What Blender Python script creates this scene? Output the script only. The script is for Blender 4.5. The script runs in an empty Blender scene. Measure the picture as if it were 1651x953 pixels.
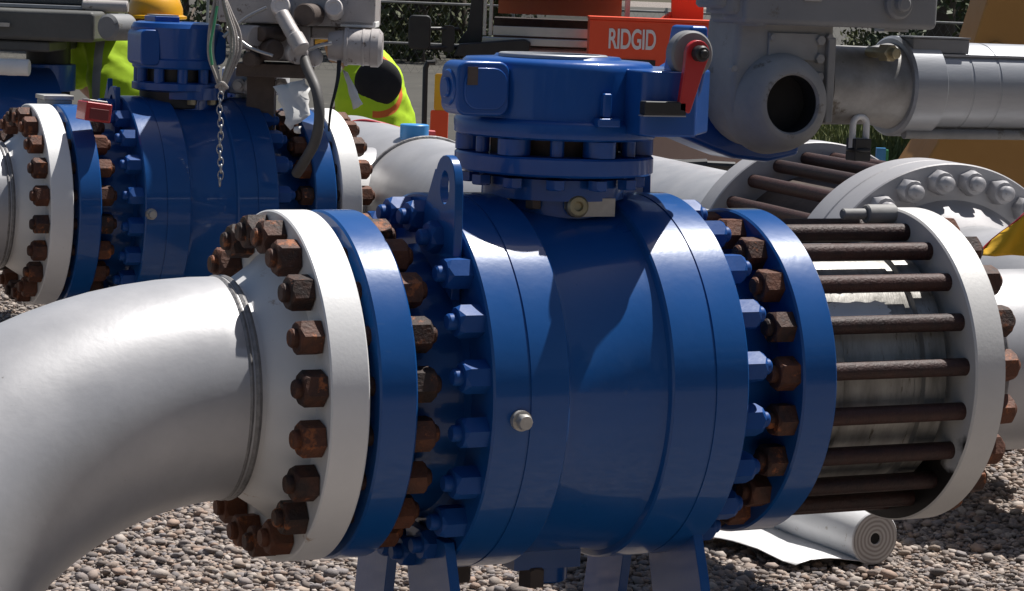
import bpy, bmesh, math, random
import numpy as np
from mathutils import Matrix, Vector
rnd = random.Random(7)
S = bpy.context.scene
COL = S.collection
PI = math.pi
# ------------------------------------------------------------------ camera
FPX = 3900.0
CX, CY = 825.5, 476.5
CAM = np.array((-1.5546, -4.4144, 1.5555))
YAW, PIT, ROL = .4384, -.124, .0377
_F = np.array([math.sin(YAW)*math.cos(PIT), math.cos(YAW)*math.cos(PIT), math.sin(PIT)])
_r = np.array([math.cos(YAW), -math.sin(YAW), 0.]); _u = np.cross(_r, _F)
RR = math.cos(ROL)*_r + math.sin(ROL)*_u
UU = -math.sin(ROL)*_r + math.cos(ROL)*_u
ZA = .78                                   # height of the pipe axes over the gravel
def un(px, py, d):                         # photo pixel + distance -> world point
    return Vector(CAM + d*(_F + RR*(px-CX)/FPX - UU*(py-CY)/FPX))
def U(px, py, ax, v):                      # photo pixel -> world point on the plane ax = v
    D = _F + RR*(px-CX)/FPX - UU*(py-CY)/FPX
    i = 'xyz'.index(ax)
    return Vector(CAM + D*(v-CAM[i])/D[i])
cd = bpy.data.cameras.new('camera'); cam = bpy.data.objects.new('camera', cd); COL.objects.link(cam)
M = Matrix.Identity(4)
for i in range(3):
    M[i][0], M[i][1], M[i][2], M[i][3] = RR[i], UU[i], -_F[i], CAM[i]
cam.matrix_world = M
cd.sensor_width = 36; cd.lens = FPX*36/1651; cd.clip_end = 3000; cd.clip_start = .05
S.camera = cam

# ------------------------------------------------------------------ materials
def mat(name, col, rough=.5, metal=0., col2=None, scale=12., amount=.5, detail=6., bump=0., bscale=60., coat=0.,
        rrange=.08, rand=0., scratch=None, spots=None, spot_scale=25., spot_lim=.66, stretch=(1, 1, 1), spec=.5):
    m = bpy.data.materials.new(name); m.use_nodes = True
    nt = m.node_tree; N = nt.nodes; L = nt.links
    b = N['Principled BSDF']
    b.inputs['Metallic'].default_value = metal
    b.inputs['Roughness'].default_value = rough
    b.inputs['Specular IOR Level'].default_value = spec
    if coat:
        b.inputs['Coat Weight'].default_value = coat; b.inputs['Coat Roughness'].default_value = .07
    tc = N.new('ShaderNodeTexCoord'); mp = N.new('ShaderNodeMapping'); mp.inputs['Scale'].default_value = stretch
    L.new(tc.outputs['Object'], mp.inputs['Vector'])
    src = mp.outputs['Vector']
    oi = N.new('ShaderNodeObjectInfo')
    if rand:
        va = N.new('ShaderNodeVectorMath'); va.operation = 'ADD'
        ml = N.new('ShaderNodeVectorMath'); ml.operation = 'SCALE'
        cb = N.new('ShaderNodeCombineXYZ')
        for k in range(3): L.new(oi.outputs['Random'], cb.inputs[k])
        L.new(cb.outputs[0], ml.inputs[0]); ml.inputs['Scale'].default_value = 37.
        L.new(src, va.inputs[0]); L.new(ml.outputs[0], va.inputs[1]); src = va.outputs[0]
    nz = N.new('ShaderNodeTexNoise'); nz.inputs['Scale'].default_value = scale; nz.inputs['Detail'].default_value = detail
    nz.inputs['Roughness'].default_value = .62
    L.new(src, nz.inputs['Vector'])
    cr = N.new('ShaderNodeValToRGB')
    cr.color_ramp.elements[0].position = .5-amount*.5; cr.color_ramp.elements[1].position = .5+amount*.5
    cr.color_ramp.elements[0].color = (*col, 1); cr.color_ramp.elements[1].color = (*(col2 or col), 1)
    fac = nz.outputs['Fac']
    if rand:
        ad = N.new('ShaderNodeMath'); ad.operation = 'MULTIPLY_ADD'; ad.inputs[1].default_value = rand; 
        L.new(oi.outputs['Random'], ad.inputs[0]); 
        sb = N.new('ShaderNodeMath'); sb.operation = 'SUBTRACT'; sb.inputs[1].default_value = rand*.5
        L.new(nz.outputs['Fac'], sb.inputs[0]); L.new(sb.outputs[0], ad.inputs[2]); fac = ad.outputs[0]
    L.new(fac, cr.inputs['Fac'])
    out = cr.outputs['Color']
    if spots:
        n2 = N.new('ShaderNodeTexNoise'); n2.inputs['Scale'].default_value = spot_scale; n2.inputs['Detail'].default_value = 8
        n2.inputs['Roughness'].default_value = .7
        L.new(src, n2.inputs['Vector'])
        c2 = N.new('ShaderNodeValToRGB'); c2.color_ramp.elements[0].position = spot_lim; c2.color_ramp.elements[1].position = spot_lim+.06
        L.new(n2.outputs['Fac'], c2.inputs['Fac'])
        mx = N.new('ShaderNodeMix'); mx.data_type = 'RGBA'
        L.new(c2.outputs['Color'], mx.inputs[0]); L.new(out, mx.inputs[6]); mx.inputs[7].default_value = (*spots, 1)
        out = mx.outputs[2]
    if scratch:                                                # fine scuffs and hairline scratches in the paint
        col_s, lim = scratch
        m2 = N.new('ShaderNodeMapping'); m2.inputs['Scale'].default_value = (9, 42, 7); m2.inputs['Rotation'].default_value = (.5, .3, .8); L.new(tc.outputs['Object'], m2.inputs['Vector'])
        n5 = N.new('ShaderNodeTexNoise'); n5.inputs['Scale'].default_value = 3.; n5.inputs['Detail'].default_value = 9; n5.inputs['Roughness'].default_value = .75; L.new(m2.outputs[0], n5.inputs['Vector'])
        n6 = N.new('ShaderNodeTexNoise'); n6.inputs['Scale'].default_value = 7.; n6.inputs['Detail'].default_value = 3; L.new(tc.outputs['Object'], n6.inputs['Vector'])
        mm = N.new('ShaderNodeMath'); mm.operation = 'MULTIPLY_ADD'; mm.inputs[1].default_value = .35; L.new(n6.outputs['Fac'], mm.inputs[0]); L.new(n5.outputs['Fac'], mm.inputs[2])
        c5 = N.new('ShaderNodeValToRGB'); c5.color_ramp.elements[0].position = lim; c5.color_ramp.elements[1].position = lim+.12; c5.color_ramp.elements[1].color = (.6, .6, .6, 1)
        L.new(mm.outputs[0], c5.inputs['Fac'])
        mx = N.new('ShaderNodeMix'); mx.data_type = 'RGBA'
        L.new(c5.outputs['Color'], mx.inputs[0]); L.new(out, mx.inputs[6]); mx.inputs[7].default_value = (*col_s, 1)
        out = mx.outputs[2]
    L.new(out, b.inputs['Base Color'])
    n3 = N.new('ShaderNodeTexNoise'); n3.inputs['Scale'].default_value = scale*2.3; n3.inputs['Detail'].default_value = 4
    L.new(src, n3.inputs['Vector'])
    mr = N.new('ShaderNodeMapRange'); mr.inputs[3].default_value = max(.02, rough-rrange); mr.inputs[4].default_value = min(1, rough+rrange)
    L.new(n3.outputs['Fac'], mr.inputs[0]); L.new(mr.outputs[0], b.inputs['Roughness'])
    if bump:
        n4 = N.new('ShaderNodeTexNoise'); n4.inputs['Scale'].default_value = bscale; n4.inputs['Detail'].default_value = 5
        L.new(src, n4.inputs['Vector'])
        bp = N.new('ShaderNodeBump'); bp.inputs['Strength'].default_value = bump; bp.inputs['Distance'].default_value = .004
        L.new(n4.outputs['Fac'], bp.inputs['Height']); L.new(bp.outputs[0], b.inputs['Normal'])
    m['tree_out'] = 0
    return m

BLUE = mat('blue_paint', (.006, .066, .235), .33, 0, (.009, .082, .29), 4, .7, spec=.25, coat=.45, scratch=((.055, .11, .24), .84), bump=.07, bscale=55, rrange=.14, spots=(.07, .13, .27), spot_scale=38, spot_lim=.7)
BLUE2 = mat('blue_cast_paint', (.007, .068, .28), .32, 0, (.009, .08, .33), 9, .6, spec=.35, coat=.35, bump=.12, bscale=45)
SILVER = mat('aluminium_paint', (.34, .34, .35), .43, .28, (.48, .475, .485), 5, .6, bump=.06, bscale=70, rrange=.14, spec=.55, scratch=((.2, .195, .19), .83), spots=(.17, .16, .15), spot_scale=34, spot_lim=.69)
WHITEM = mat('pale_flange_paint', (.66, .655, .65), .5, .1, (.76, .755, .745), 7, .7, bump=.06, bscale=120, spots=(.4, .29, .21), spot_scale=16, spot_lim=.645)
WELD = mat('weld_metal', (.13, .125, .125), .5, .3, (.3, .29, .285), 60, .5, bump=.6, bscale=110)
RUST = mat('rusty_steel', (.026, .014, .011), .7, .1, (.125, .042, .019), 34, .5, bump=.5, bscale=160, rand=.5, spots=(.27, .085, .026), spot_scale=21, spot_lim=.57)
STUD = mat('dark_stud_steel', (.018, .007, .006), .6, .1, (.05, .016, .011), 40, .5, bump=.5, bscale=200, rand=.3)
GREY = mat('grey_actuator_paint', (.17, .172, .175), .6, 0, (.23, .232, .235), 8, .7, bump=.1, bscale=60, spots=(.13, .11, .085), spot_scale=12, spot_lim=.62)
GREYD = mat('grimy_grey_casting', (.16, .158, .155), .65, 0, (.33, .325, .315), 5, .6, bump=.25, bscale=50, spots=(.11, .09, .07), spot_scale=8, spot_lim=.6)
SHADEW = mat('shade_greyed_white_paint', (.33, .32, .33), .5, .2, (.42, .41, .41), 6, .7, bump=.1, bscale=80, spots=(.2, .17, .14), spot_scale=18, spot_lim=.66)  # white paint greyed to put shade into its colour, plus dirt spots
STEEL = mat('brushed_steel', (.27, .28, .3), .45, .4, (.4, .41, .43), 5, .7, stretch=(1, 6, 6), bump=.05)
DIRTY = mat('weathered_silver_casting', (.14, .135, .12), .45, .4, (.44, .425, .4), 5, .45, stretch=(4, 1, 1), bump=.25, bscale=70, spots=(.12, .1, .075), spot_scale=16, spot_lim=.6)
BLACK = mat('black_rubber', (.012, .012, .013), .5, 0, (.025, .024, .024), 10, .5)
BORE = mat('hole_shade_black', (.008, .007, .007), .8)  # near-black colour paints the darkness inside openings
BRASS = mat('dull_brass', (.35, .29, .16), .45, .7, (.45, .4, .28), 30, .5)
PLATE = mat('etched_plate', (.36, .35, .33), .45, .5, (.5, .48, .45), 60, .6)
RED = mat('red_enamel', (.42, .012, .018), .35, 0, (.5, .02, .022), 8, .6, coat=.4)
ORANGE = mat('red_orange_enamel', (.8, .07, .02), .45, 0, (.86, .095, .03), 6, .6)
PAPER = mat('white_paper', (.74, .73, .7), .7, 0, (.8, .79, .77), 20, .5, bump=.2, bscale=14)
TAPE = mat('soiled_white_tape', (.76, .74, .71), .6, 0, (.8, .78, .74), 20, .5, spots=(.45, .38, .3), spot_scale=28, spot_lim=.6)
LIME = None
OFFW = mat('dirty_white_control_paint', (.36, .33, .32), .5, .1, (.5, .47, .455), 14, .7, bump=.12, bscale=60, spots=(.13, .1, .085), spot_scale=22, spot_lim=.58)
BROWN = mat('grimy_brown_steel', (.06, .045, .04), .7, .2, (.13, .1, .085), 16, .6, bump=.2)
GALV = mat('galvanised_steel', (.4, .4, .4), .4, .8, (.5, .5, .5), 40, .5)
ROPE = mat('grey_rope', (.3, .27, .25), .85, 0, (.42, .39, .36), 90, .6, bump=.5, bscale=200)
HOSE = mat('grey_rubber_hose', (.075, .07, .068), .6, 0, (.1, .095, .09), 20, .5)
GREENW = mat('green_webbing', (.05, .3, .13), .8, 0, (.08, .36, .18), 60, .5)
TAN = mat('yellow_machine_paint', (.34, .165, .035), .5, 0, (.41, .21, .05), 4, .7, spots=(.2, .1, .035), spot_scale=6, spot_lim=.62)
YELL = mat('yellow_cloth', (.72, .4, .012), .8, 0, (.76, .44, .02), 9, .6, bump=.3, bscale=30)
LBLUE = mat('light_blue_plastic', (.05, .27, .62), .4, 0, (.06, .3, .66), 9, .5)
SKIN = mat('skin', (.36, .19, .13), .55, 0, (.42, .23, .16), 12, .5)
TROUS = mat('navy_work_trousers', (.02, .025, .045), .85, 0, (.03, .035, .06), 20, .5)
HAT = mat('yellow_hard_hat', (.75, .36, .015), .35, 0, (.78, .4, .02), 8, .5, coat=.3)
PLASTIC = mat('translucent_white_film', (.6, .6, .6), .4, 0, (.74, .74, .745), 8, .6, bump=.5, bscale=14, spots=(.42, .38, .34), spot_scale=26, spot_lim=.62)
FILMEND = None
PANEL = mat('red_reflection_truck_paint', (.42, .3, .27), .35, .2, (.52, .4, .36), 3, .7, coat=.3)  # pinkish tone puts a red reflection into the silver panel colour
ALU = mat('window_aluminium', (.5, .5, .5), .35, .8, (.56, .56, .56), 20, .5)
BARK = mat('bark', (.06, .045, .035), .9, 0, (.11, .085, .065), 9, .6, bump=.5, bscale=20)
LEAF = mat('leaf', (.02, .034, .01), .7, 0, (.06, .08, .024), 1.1, .5, rand=.3)
LEAF2 = mat('yellow_green_leaf', (.035, .046, .012), .7, 0, (.09, .1, .03), 1.1, .5, rand=.3)
GRASSM = mat('grass_blades', (.1, .14, .03), .7, 0, (.2, .2, .07), .9, .5)
PEBBLE = None

def ring_mat(name, base, c2, cen, r0, r1, axis=None):      # lime vest cloth with an orange border round its armhole
    m = mat(name, base, .8, 0, c2, 9, .6, bump=.35, bscale=14)
    nt = m.node_tree; N = nt.nodes; L = nt.links; b = N['Principled BSDF']
    prev = b.inputs['Base Color'].links[0].from_socket
    return m, nt, N, L, b, prev

def lime_cloth(name, mode, p):
    m = mat(name, (.42, .66, .012), .8, 0, (.5, .75, .02), 9, .6, bump=.4, bscale=11)
    nt = m.node_tree; N = nt.nodes; L = nt.links; b = N['Principled BSDF']
    prev = b.inputs['Base Color'].links[0].from_socket
    tc = N.new('ShaderNodeTexCoord')
    def mask(sock, lo, hi):
        g = N.new('ShaderNodeMath'); g.operation = 'GREATER_THAN'; g.inputs[1].default_value = lo; L.new(sock, g.inputs[0])
        l = N.new('ShaderNodeMath'); l.operation = 'LESS_THAN'; l.inputs[1].default_value = hi; L.new(sock, l.inputs[0])
        q = N.new('ShaderNodeMath'); q.operation = 'MULTIPLY'; L.new(g.outputs[0], q.inputs[0]); L.new(l.outputs[0], q.inputs[1]); return q.outputs[0]
    def mixin(maskout, col):
        nonlocal prev
        mx = N.new('ShaderNodeMix'); mx.data_type = 'RGBA'; L.new(maskout, mx.inputs[0]); L.new(prev, mx.inputs[6]); mx.inputs[7].default_value = (*col, 1); prev = mx.outputs[2]
    sx = N.new('ShaderNodeSeparateXYZ'); L.new(tc.outputs['Object'], sx.inputs[0])
    if mode == 'bands':
        for (lo, hi) in p: mixin(mask(sx.outputs[0], lo, hi), (.36, .37, .34))
        mixin(mask(sx.outputs[2], .93, .985), (.36, .37, .34))
    else:
        cen, r = p
        d = N.new('ShaderNodeVectorMath'); d.operation = 'DISTANCE'; L.new(tc.outputs['Object'], d.inputs[0]); d.inputs[1].default_value = cen
        g = N.new('ShaderNodeMath'); g.operation = 'GREATER_THAN'; g.inputs[1].default_value = cen[0]-.02; L.new(sx.outputs[0], g.inputs[0])
        q = N.new('ShaderNodeMath'); q.operation = 'MULTIPLY'; L.new(mask(d.outputs['Value'], r+.03, r+.06), q.inputs[0]); L.new(g.outputs[0], q.inputs[1])
        mixin(q.outputs[0], (.75, .16, .03))
    L.new(prev, b.inputs['Base Color'])
    return m

# ------------------------------------------------------------------ mesh builder
class G:
    def __init__(s): s.v = []; s.f = []
    def add(s, vs, fs, T=None):
        o = len(s.v)
        for p in vs:
            p = Vector(p)
            s.v.append(T @ p if T is not None else p)
        s.f += [tuple(i+o for i in f) for f in fs]; return s
    def lathe(s, prof, T=None, seg=64, a0=0., a1=2*PI):      # profile [(along X, radius)]
        full = abs(a1-a0-2*PI) < 1e-6
        n = seg if full else seg+1
        vs = []
        for a, r in prof:
            for k in range(n):
                t = a0+(a1-a0)*k/seg
                vs.append((a, r*math.cos(t), r*math.sin(t)))
        fs = []
        for i in range(len(prof)-1):
            for k in range(seg):
                k2 = (k+1) % n if full else k+1
                fs.append((i*n+k, i*n+k2, (i+1)*n+k2, (i+1)*n+k))
        return s.add(vs, fs, T)
    def box(s, lo, hi, T=None):
        x0, y0, z0 = lo; x1, y1, z1 = hi
        return s.add([(x0,y0,z0),(x1,y0,z0),(x1,y1,z0),(x0,y1,z0),(x0,y0,z1),(x1,y0,z1),(x1,y1,z1),(x0,y1,z1)],
                     [(0,3,2,1),(4,5,6,7),(0,1,5,4),(1,2,6,5),(2,3,7,6),(3,0,4,7)], T)
    def prism(s, poly, d0, d1, plane='xz', T=None):           # outline in a plane, thickness along the third axis
        f = {'xz': lambda a, b, d: (a, d, b), 'yz': lambda a, b, d: (d, a, b), 'xy': lambda a, b, d: (a, b, d)}[plane]
        n = len(poly)
        vs = [f(a, b, d0) for a, b in poly]+[f(a, b, d1) for a, b in poly]
        fs = [tuple(range(n)), tuple(range(2*n-1, n-1, -1))]+[(i, i+n, (i+1) % n+n, (i+1) % n) for i in range(n)]
        return s.add(vs, fs, T)
    def tube(s, path, r, seg=12, caps=True, squash=1.):
        P = [Vector(p) for p in path]; n = len(P)
        rs = r if isinstance(r, (list, tuple)) else [r]*n
        t0 = (P[1]-P[0]).normalized()
        up = Vector((0, 0, 1)) if abs(t0.z) < .9 else Vector((1, 0, 0))
        nx = t0.cross(up).normalized()
        vs = []
        for i in range(n):
            t = ((P[min(i+1, n-1)]-P[i]).normalized()+(P[i]-P[max(i-1, 0)]).normalized())
            t = t.normalized() if t.length > 1e-9 else t0
            nx = (nx-t*nx.dot(t)).normalized(); ny = t.cross(nx)
            for k in range(seg):
                a = 2*PI*k/seg
                vs.append(P[i]+nx*(rs[i]*math.cos(a))+ny*(rs[i]*squash*math.sin(a)))
        fs = [(i*seg+k, i*seg+(k+1) % seg, (i+1)*seg+(k+1) % seg, (i+1)*seg+k) for i in range(n-1) for k in range(seg)]
        if caps: fs += [tuple(range(seg-1, -1, -1)), tuple((n-1)*seg+k for k in range(seg))]
        return s.add(vs, fs)
    def sphere(s, c, r, seg=20, rings=12, sc=(1, 1, 1), T=None):
        c = Vector(c)
        prof = [(-r*math.cos(PI*i/rings), r*math.sin(PI*i/rings)) for i in range(rings+1)]
        TT = Matrix.Translation(c) @ Matrix.Diagonal((*sc, 1))
        return s.lathe(prof, (T @ TT) if T is not None else TT, seg)
    def torus(s, R, r, T=None, seg=20, sub=8, sx=1.):
        vs = []; fs = []
        for i in range(seg):
            a = 2*PI*i/seg
            for k in range(sub):
                b = 2*PI*k/sub
                vs.append((r*math.sin(b), (R+r*math.cos(b))*math.cos(a)*sx, (R+r*math.cos(b))*math.sin(a)))
        for i in range(seg):
            for k in range(sub):
                fs.append((i*sub+k, i*sub+(k+1) % sub, ((i+1) % seg)*sub+(k+1) % sub, ((i+1) % seg)*sub+k))
        return s.add(vs, fs, T)
    def nut(s, af, h, T=None, c=.15):                          # chamfered hexagon along +X from 0 to h
        vs = []
        R = af/2/math.cos(PI/6); m = af/2
        def rg(zc, zm, rc, rm):
            for k in range(12):
                a = PI*k/6
                rr, z = (rc, zc) if k % 2 == 0 else (rm, zm)
                vs.append((z, rr*math.cos(a), rr*math.sin(a)))
        rg(0, 0, R, m); rg(h*(1-c), h*(1-c*.15), R, m); rg(h, h, m*.97, m*.97)
        fs = [tuple(range(12))]
        for i in range(2):
            for k in range(12): fs.append((i*12+k, i*12+(k+1) % 12, (i+1)*12+(k+1) % 12, (i+1)*12+k))
        fs.append(tuple(24+k for k in range(12)))
        return s.add(vs, fs, T)
    def mesh(s, name, m, ang=32):
        me = bpy.data.meshes.new(name)
        me.from_pydata([tuple(p) for p in s.v], [], s.f)
        bm = bmesh.new(); bm.from_mesh(me)
        bmesh.ops.remove_doubles(bm, verts=bm.verts, dist=1e-5)
        bmesh.ops.recalc_face_normals(bm, faces=bm.faces)
        bm.to_mesh(me); bm.free()
        me.materials.append(m)
        me.shade_smooth(); me.set_sharp_from_angle(angle=math.radians(ang))
        return me
    def obj(s, name, m, parent=None, bevel=0., ang=32, seg=2, centre=True):
        if parent is None and centre and s.v:                  # thing made of one mesh: origin at its base
            lo = [min(p[i] for p in s.v) for i in range(3)]; hi = [max(p[i] for p in s.v) for i in range(3)]
            o0 = Vector(((lo[0]+hi[0])/2, (lo[1]+hi[1])/2, lo[2]))
            s.v = [p-o0 for p in s.v]
        else: o0 = None
        o = bpy.data.objects.new(name, s.mesh(name, m, ang)); COL.objects.link(o)
        if parent is not None: attach(o, parent)
        elif o0 is not None: o.location = o0
        if bevel:
            b = o.modifiers.new('bevel', 'BEVEL'); b.width = bevel; b.segments = seg; b.limit_method = 'ANGLE'; b.angle_limit = math.radians(32); b.harden_normals = True
        return o
WM = {}
def world(o):
    return (world(o.parent) if o.parent else Matrix.Identity(4)) @ o.matrix_basis
def attach(o, p, keep=True):                                   # geometry given in world coordinates stays where it is
    o.parent = p
    if keep: o.matrix_parent_inverse = world_full(p).inverted()
def world_full(o):
    if o.parent is None: return o.matrix_basis.copy()
    return world_full(o.parent) @ o.matrix_parent_inverse @ o.matrix_basis
def tag(o, label, cat, group=None):
    o['label'] = label; o['category'] = cat
    if group: o['group'] = group
    return o
def thing(name, label, cat, loc, group=None):
    o = bpy.data.objects.new(name, None); COL.objects.link(o); o.location = loc; o.empty_display_size = .1
    return tag(o, label, cat, group)
def copy_child(src, parent, Tw):                               # linked-data copy of a part placed at world matrix Tw
    c = src.copy(); COL.objects.link(c)
    c.parent = parent; c.matrix_parent_inverse = world_full(parent).inverted(); c.matrix_basis = Tw
    return c
def TX(x, y, z): return Matrix.Translation((x, y, z))
def axis_frame(o, xdir, up=(0, 0, 1)):
    x = Vector(xdir).normalized(); u = Vector(up)
    if abs(x.dot(u)) > .99: u = Vector((0, 1, 0))
    y = u.cross(x).normalized(); z = x.cross(y)
    T = Matrix.Identity(4)
    for i in range(3): T[i][0], T[i][1], T[i][2], T[i][3] = x[i], y[i], z[i], o[i]
    return T
def cyl_prof(a0, a1, r, c=.003, inner=0.):
    return [(a0, inner), (a0, r-c), (a0+c, r), (a1-c, r), (a1, r-c), (a1, inner)]
RH = Vector((math.cos(YAW), -math.sin(YAW), 0)); FH = Vector((math.sin(YAW), math.cos(YAW), 0))
def VF(o): return axis_frame(o, RH)                            # frame square to the yard's far vehicles: x along, y away, z up

# shared small meshes
NUTM = G().nut(.0605, .044).lathe([(.0, 0), (.0, .018), (.053, .018), (.057, .015), (.057, 0)], None, 20).mesh('nut', RUST, 25)
BNUTC = mat('blue_nut_paint', (.006, .055, .22), .5, 0, (.009, .07, .27), 14, .6, spec=.25, coat=.06, bump=.15, bscale=60)
BNUTM = G().nut(.056, .05, None, .2).lathe([(.0, 0), (.0, .016), (.064, .016), (.068, .013), (.068, 0)], None, 20).mesh('nut', BNUTC, 25)
WNUTM = G().nut(.072, .05, None, .4).lathe([(.0, 0), (.0, .024), (.075, .024), (.084, .016), (.087, 0)], None, 20).mesh('capped_nut', SHADEW, 40)
def stud_mesh(L, r=.019, m=STUD): return G().lathe([(0, 0), (0, r), (L, r), (L, 0)], None, 16).mesh('stud_bolt', m, 32)
def flip(): return Matrix.Rotation(PI, 4, 'Y')
def bolt_circle(parent, T, R, n, L, x0, nut=NUTM, nutgap=None, ph=None, sm=STUD, left=True, right=True, keep=lambda a: True, rs=.019):
    """studs along local X from x0 to x0+L on radius R with a nut at both ends (each stud a part, its nuts sub-parts)"""
    me = stud_mesh(L, rs, sm)
    for k in range(n):
        a = 2*PI*(k+(.5 if ph is None else ph))/n
        if not keep(a): continue
        Tk = T @ TX(x0, R*math.cos(a), R*math.sin(a))
        s = bpy.data.objects.new('stud_bolt', me); COL.objects.link(s)
        s.parent = parent; s.matrix_parent_inverse = world_full(parent).inverted(); s.matrix_basis = Tk
        for e, on in ((0, left), (1, right)):
            if not on: continue
            spin = Matrix.Rotation(rnd.uniform(-.5, .5)+a, 4, 'X')
            B = (TX(0, 0, 0) @ flip() @ spin) if e == 0 else (TX(L, 0, 0) @ spin)
            o = bpy.data.objects.new('nut', nut); COL.objects.link(o); o.parent = s; o.matrix_basis = B

# ------------------------------------------------------------------ world, sun
SUND = Vector((.435, .134, .89)).normalized()
el = math.asin(SUND.z); az = math.atan2(SUND.x, SUND.y)
w = bpy.data.worlds.new('World'); S.world = w; w.use_nodes = True
nt = w.node_tree; sk = nt.nodes.new('ShaderNodeTexSky'); sk.sky_type = 'NISHITA'; sk.sun_disc = False
sk.sun_elevation = el; sk.sun_rotation = az; sk.air_density = 1.0; sk.dust_density = 1.5
bg = nt.nodes['Background']; nt.links.new(sk.outputs[0], bg.inputs['Color']); bg.inputs['Strength'].default_value = .05
sd = bpy.data.lights.new('sun', 'SUN'); sd.energy = 5.0; sd.angle = math.radians(.5); sd.color = (1, .965, .92)
so = bpy.data.objects.new('sun', sd); COL.objects.link(so)
so.rotation_euler = SUND.to_track_quat('Z', 'Y').to_euler(); so.location = (20, 8, 22)
vs_ = S.view_settings; vs_.view_transform = 'Standard'; vs_.look = 'None'; vs_.gamma = 1; vs_.exposure = .42
vs_.use_curve_mapping = False

# ------------------------------------------------------------------ ground
def ground_mat():
    m = bpy.data.materials.new('gravel_bed'); m.use_nodes = True
    nt = m.node_tree; N = nt.nodes; L = nt.links; b = N['Principled BSDF']; b.inputs['Roughness'].default_value = .9
    tc = N.new('ShaderNodeTexCoord')
    v = N.new('ShaderNodeTexVoronoi'); v.inputs['Scale'].default_value = 42; v.inputs['Randomness'].default_value = 1
    L.new(tc.outputs['Object'], v.inputs['Vector'])
    cr = N.new('ShaderNodeValToRGB'); e = cr.color_ramp.elements
    e[0].position = 0; e[0].color = (.14, .12, .105, 1); e[1].position = 1; e[1].color = (.42, .37, .33, 1)
    x = cr.color_ramp.elements.new(.5); x.color = (.26, .225, .2, 1)
    sp = N.new('ShaderNodeSeparateXYZ'); L.new(v.outputs['Color'], sp.inputs[0]); L.new(sp.outputs[0], cr.inputs['Fac'])
    n = N.new('ShaderNodeTexNoise'); n.inputs['Scale'].default_value = .35; n.inputs['Detail'].default_value = 6; L.new(tc.outputs['Object'], n.inputs['Vector'])
    mx = N.new('ShaderNodeMix'); mx.data_type = 'RGBA'; mx.blend_type = 'MULTIPLY'; mx.inputs[0].default_value = .5
    L.new(cr.outputs[0], mx.inputs[6]); L.new(n.outputs['Color'], mx.inputs[7]); 
    c3 = N.new('ShaderNodeValToRGB'); c3.color_ramp.elements[0].position = .3; c3.color_ramp.elements[0].color = (.55, .52, .5, 1); c3.color_ramp.elements[1].position = .7; c3.color_ramp.elements[1].color = (1, 1, 1, 1)
    L.new(n.outputs['Fac'], c3.inputs['Fac']); L.new(c3.outputs[0], mx.inputs[7]); mx.inputs[0].default_value = 1
    L.new(mx.outputs[2], b.inputs['Base Color'])
    bp = N.new('ShaderNodeBump'); bp.inputs['Strength'].default_value = 1; bp.inputs['Distance'].default_value = .02; bp.invert = True
    L.new(v.outputs['Distance'], bp.inputs['Height']); L.new(bp.outputs[0], b.inputs['Normal'])
    return m
g = G().add([(-700, -300, 0), (900, -300, 0), (900, 1200, 0), (-700, 1200, 0)], [(0, 1, 2, 3)])
go = g.obj('ground', ground_mat(), centre=False); go['kind'] = 'structure'

dy_ = mat('packed_dirt', (.034, .032, .026), .95, 0, (.068, .062, .05), .6, .6, detail=10, bump=.6, bscale=9, spots=(.12, .11, .09), spot_scale=2.2, spot_lim=.6)
g = G().add([(-300, 9.5, .004), (300, 9.5, .004), (300, 400, .004), (-300, 400, .004)], [(0, 1, 2, 3)])
dd_ = g.obj('dirt_yard', dy_, centre=False); dd_['kind'] = 'structure'

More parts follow.
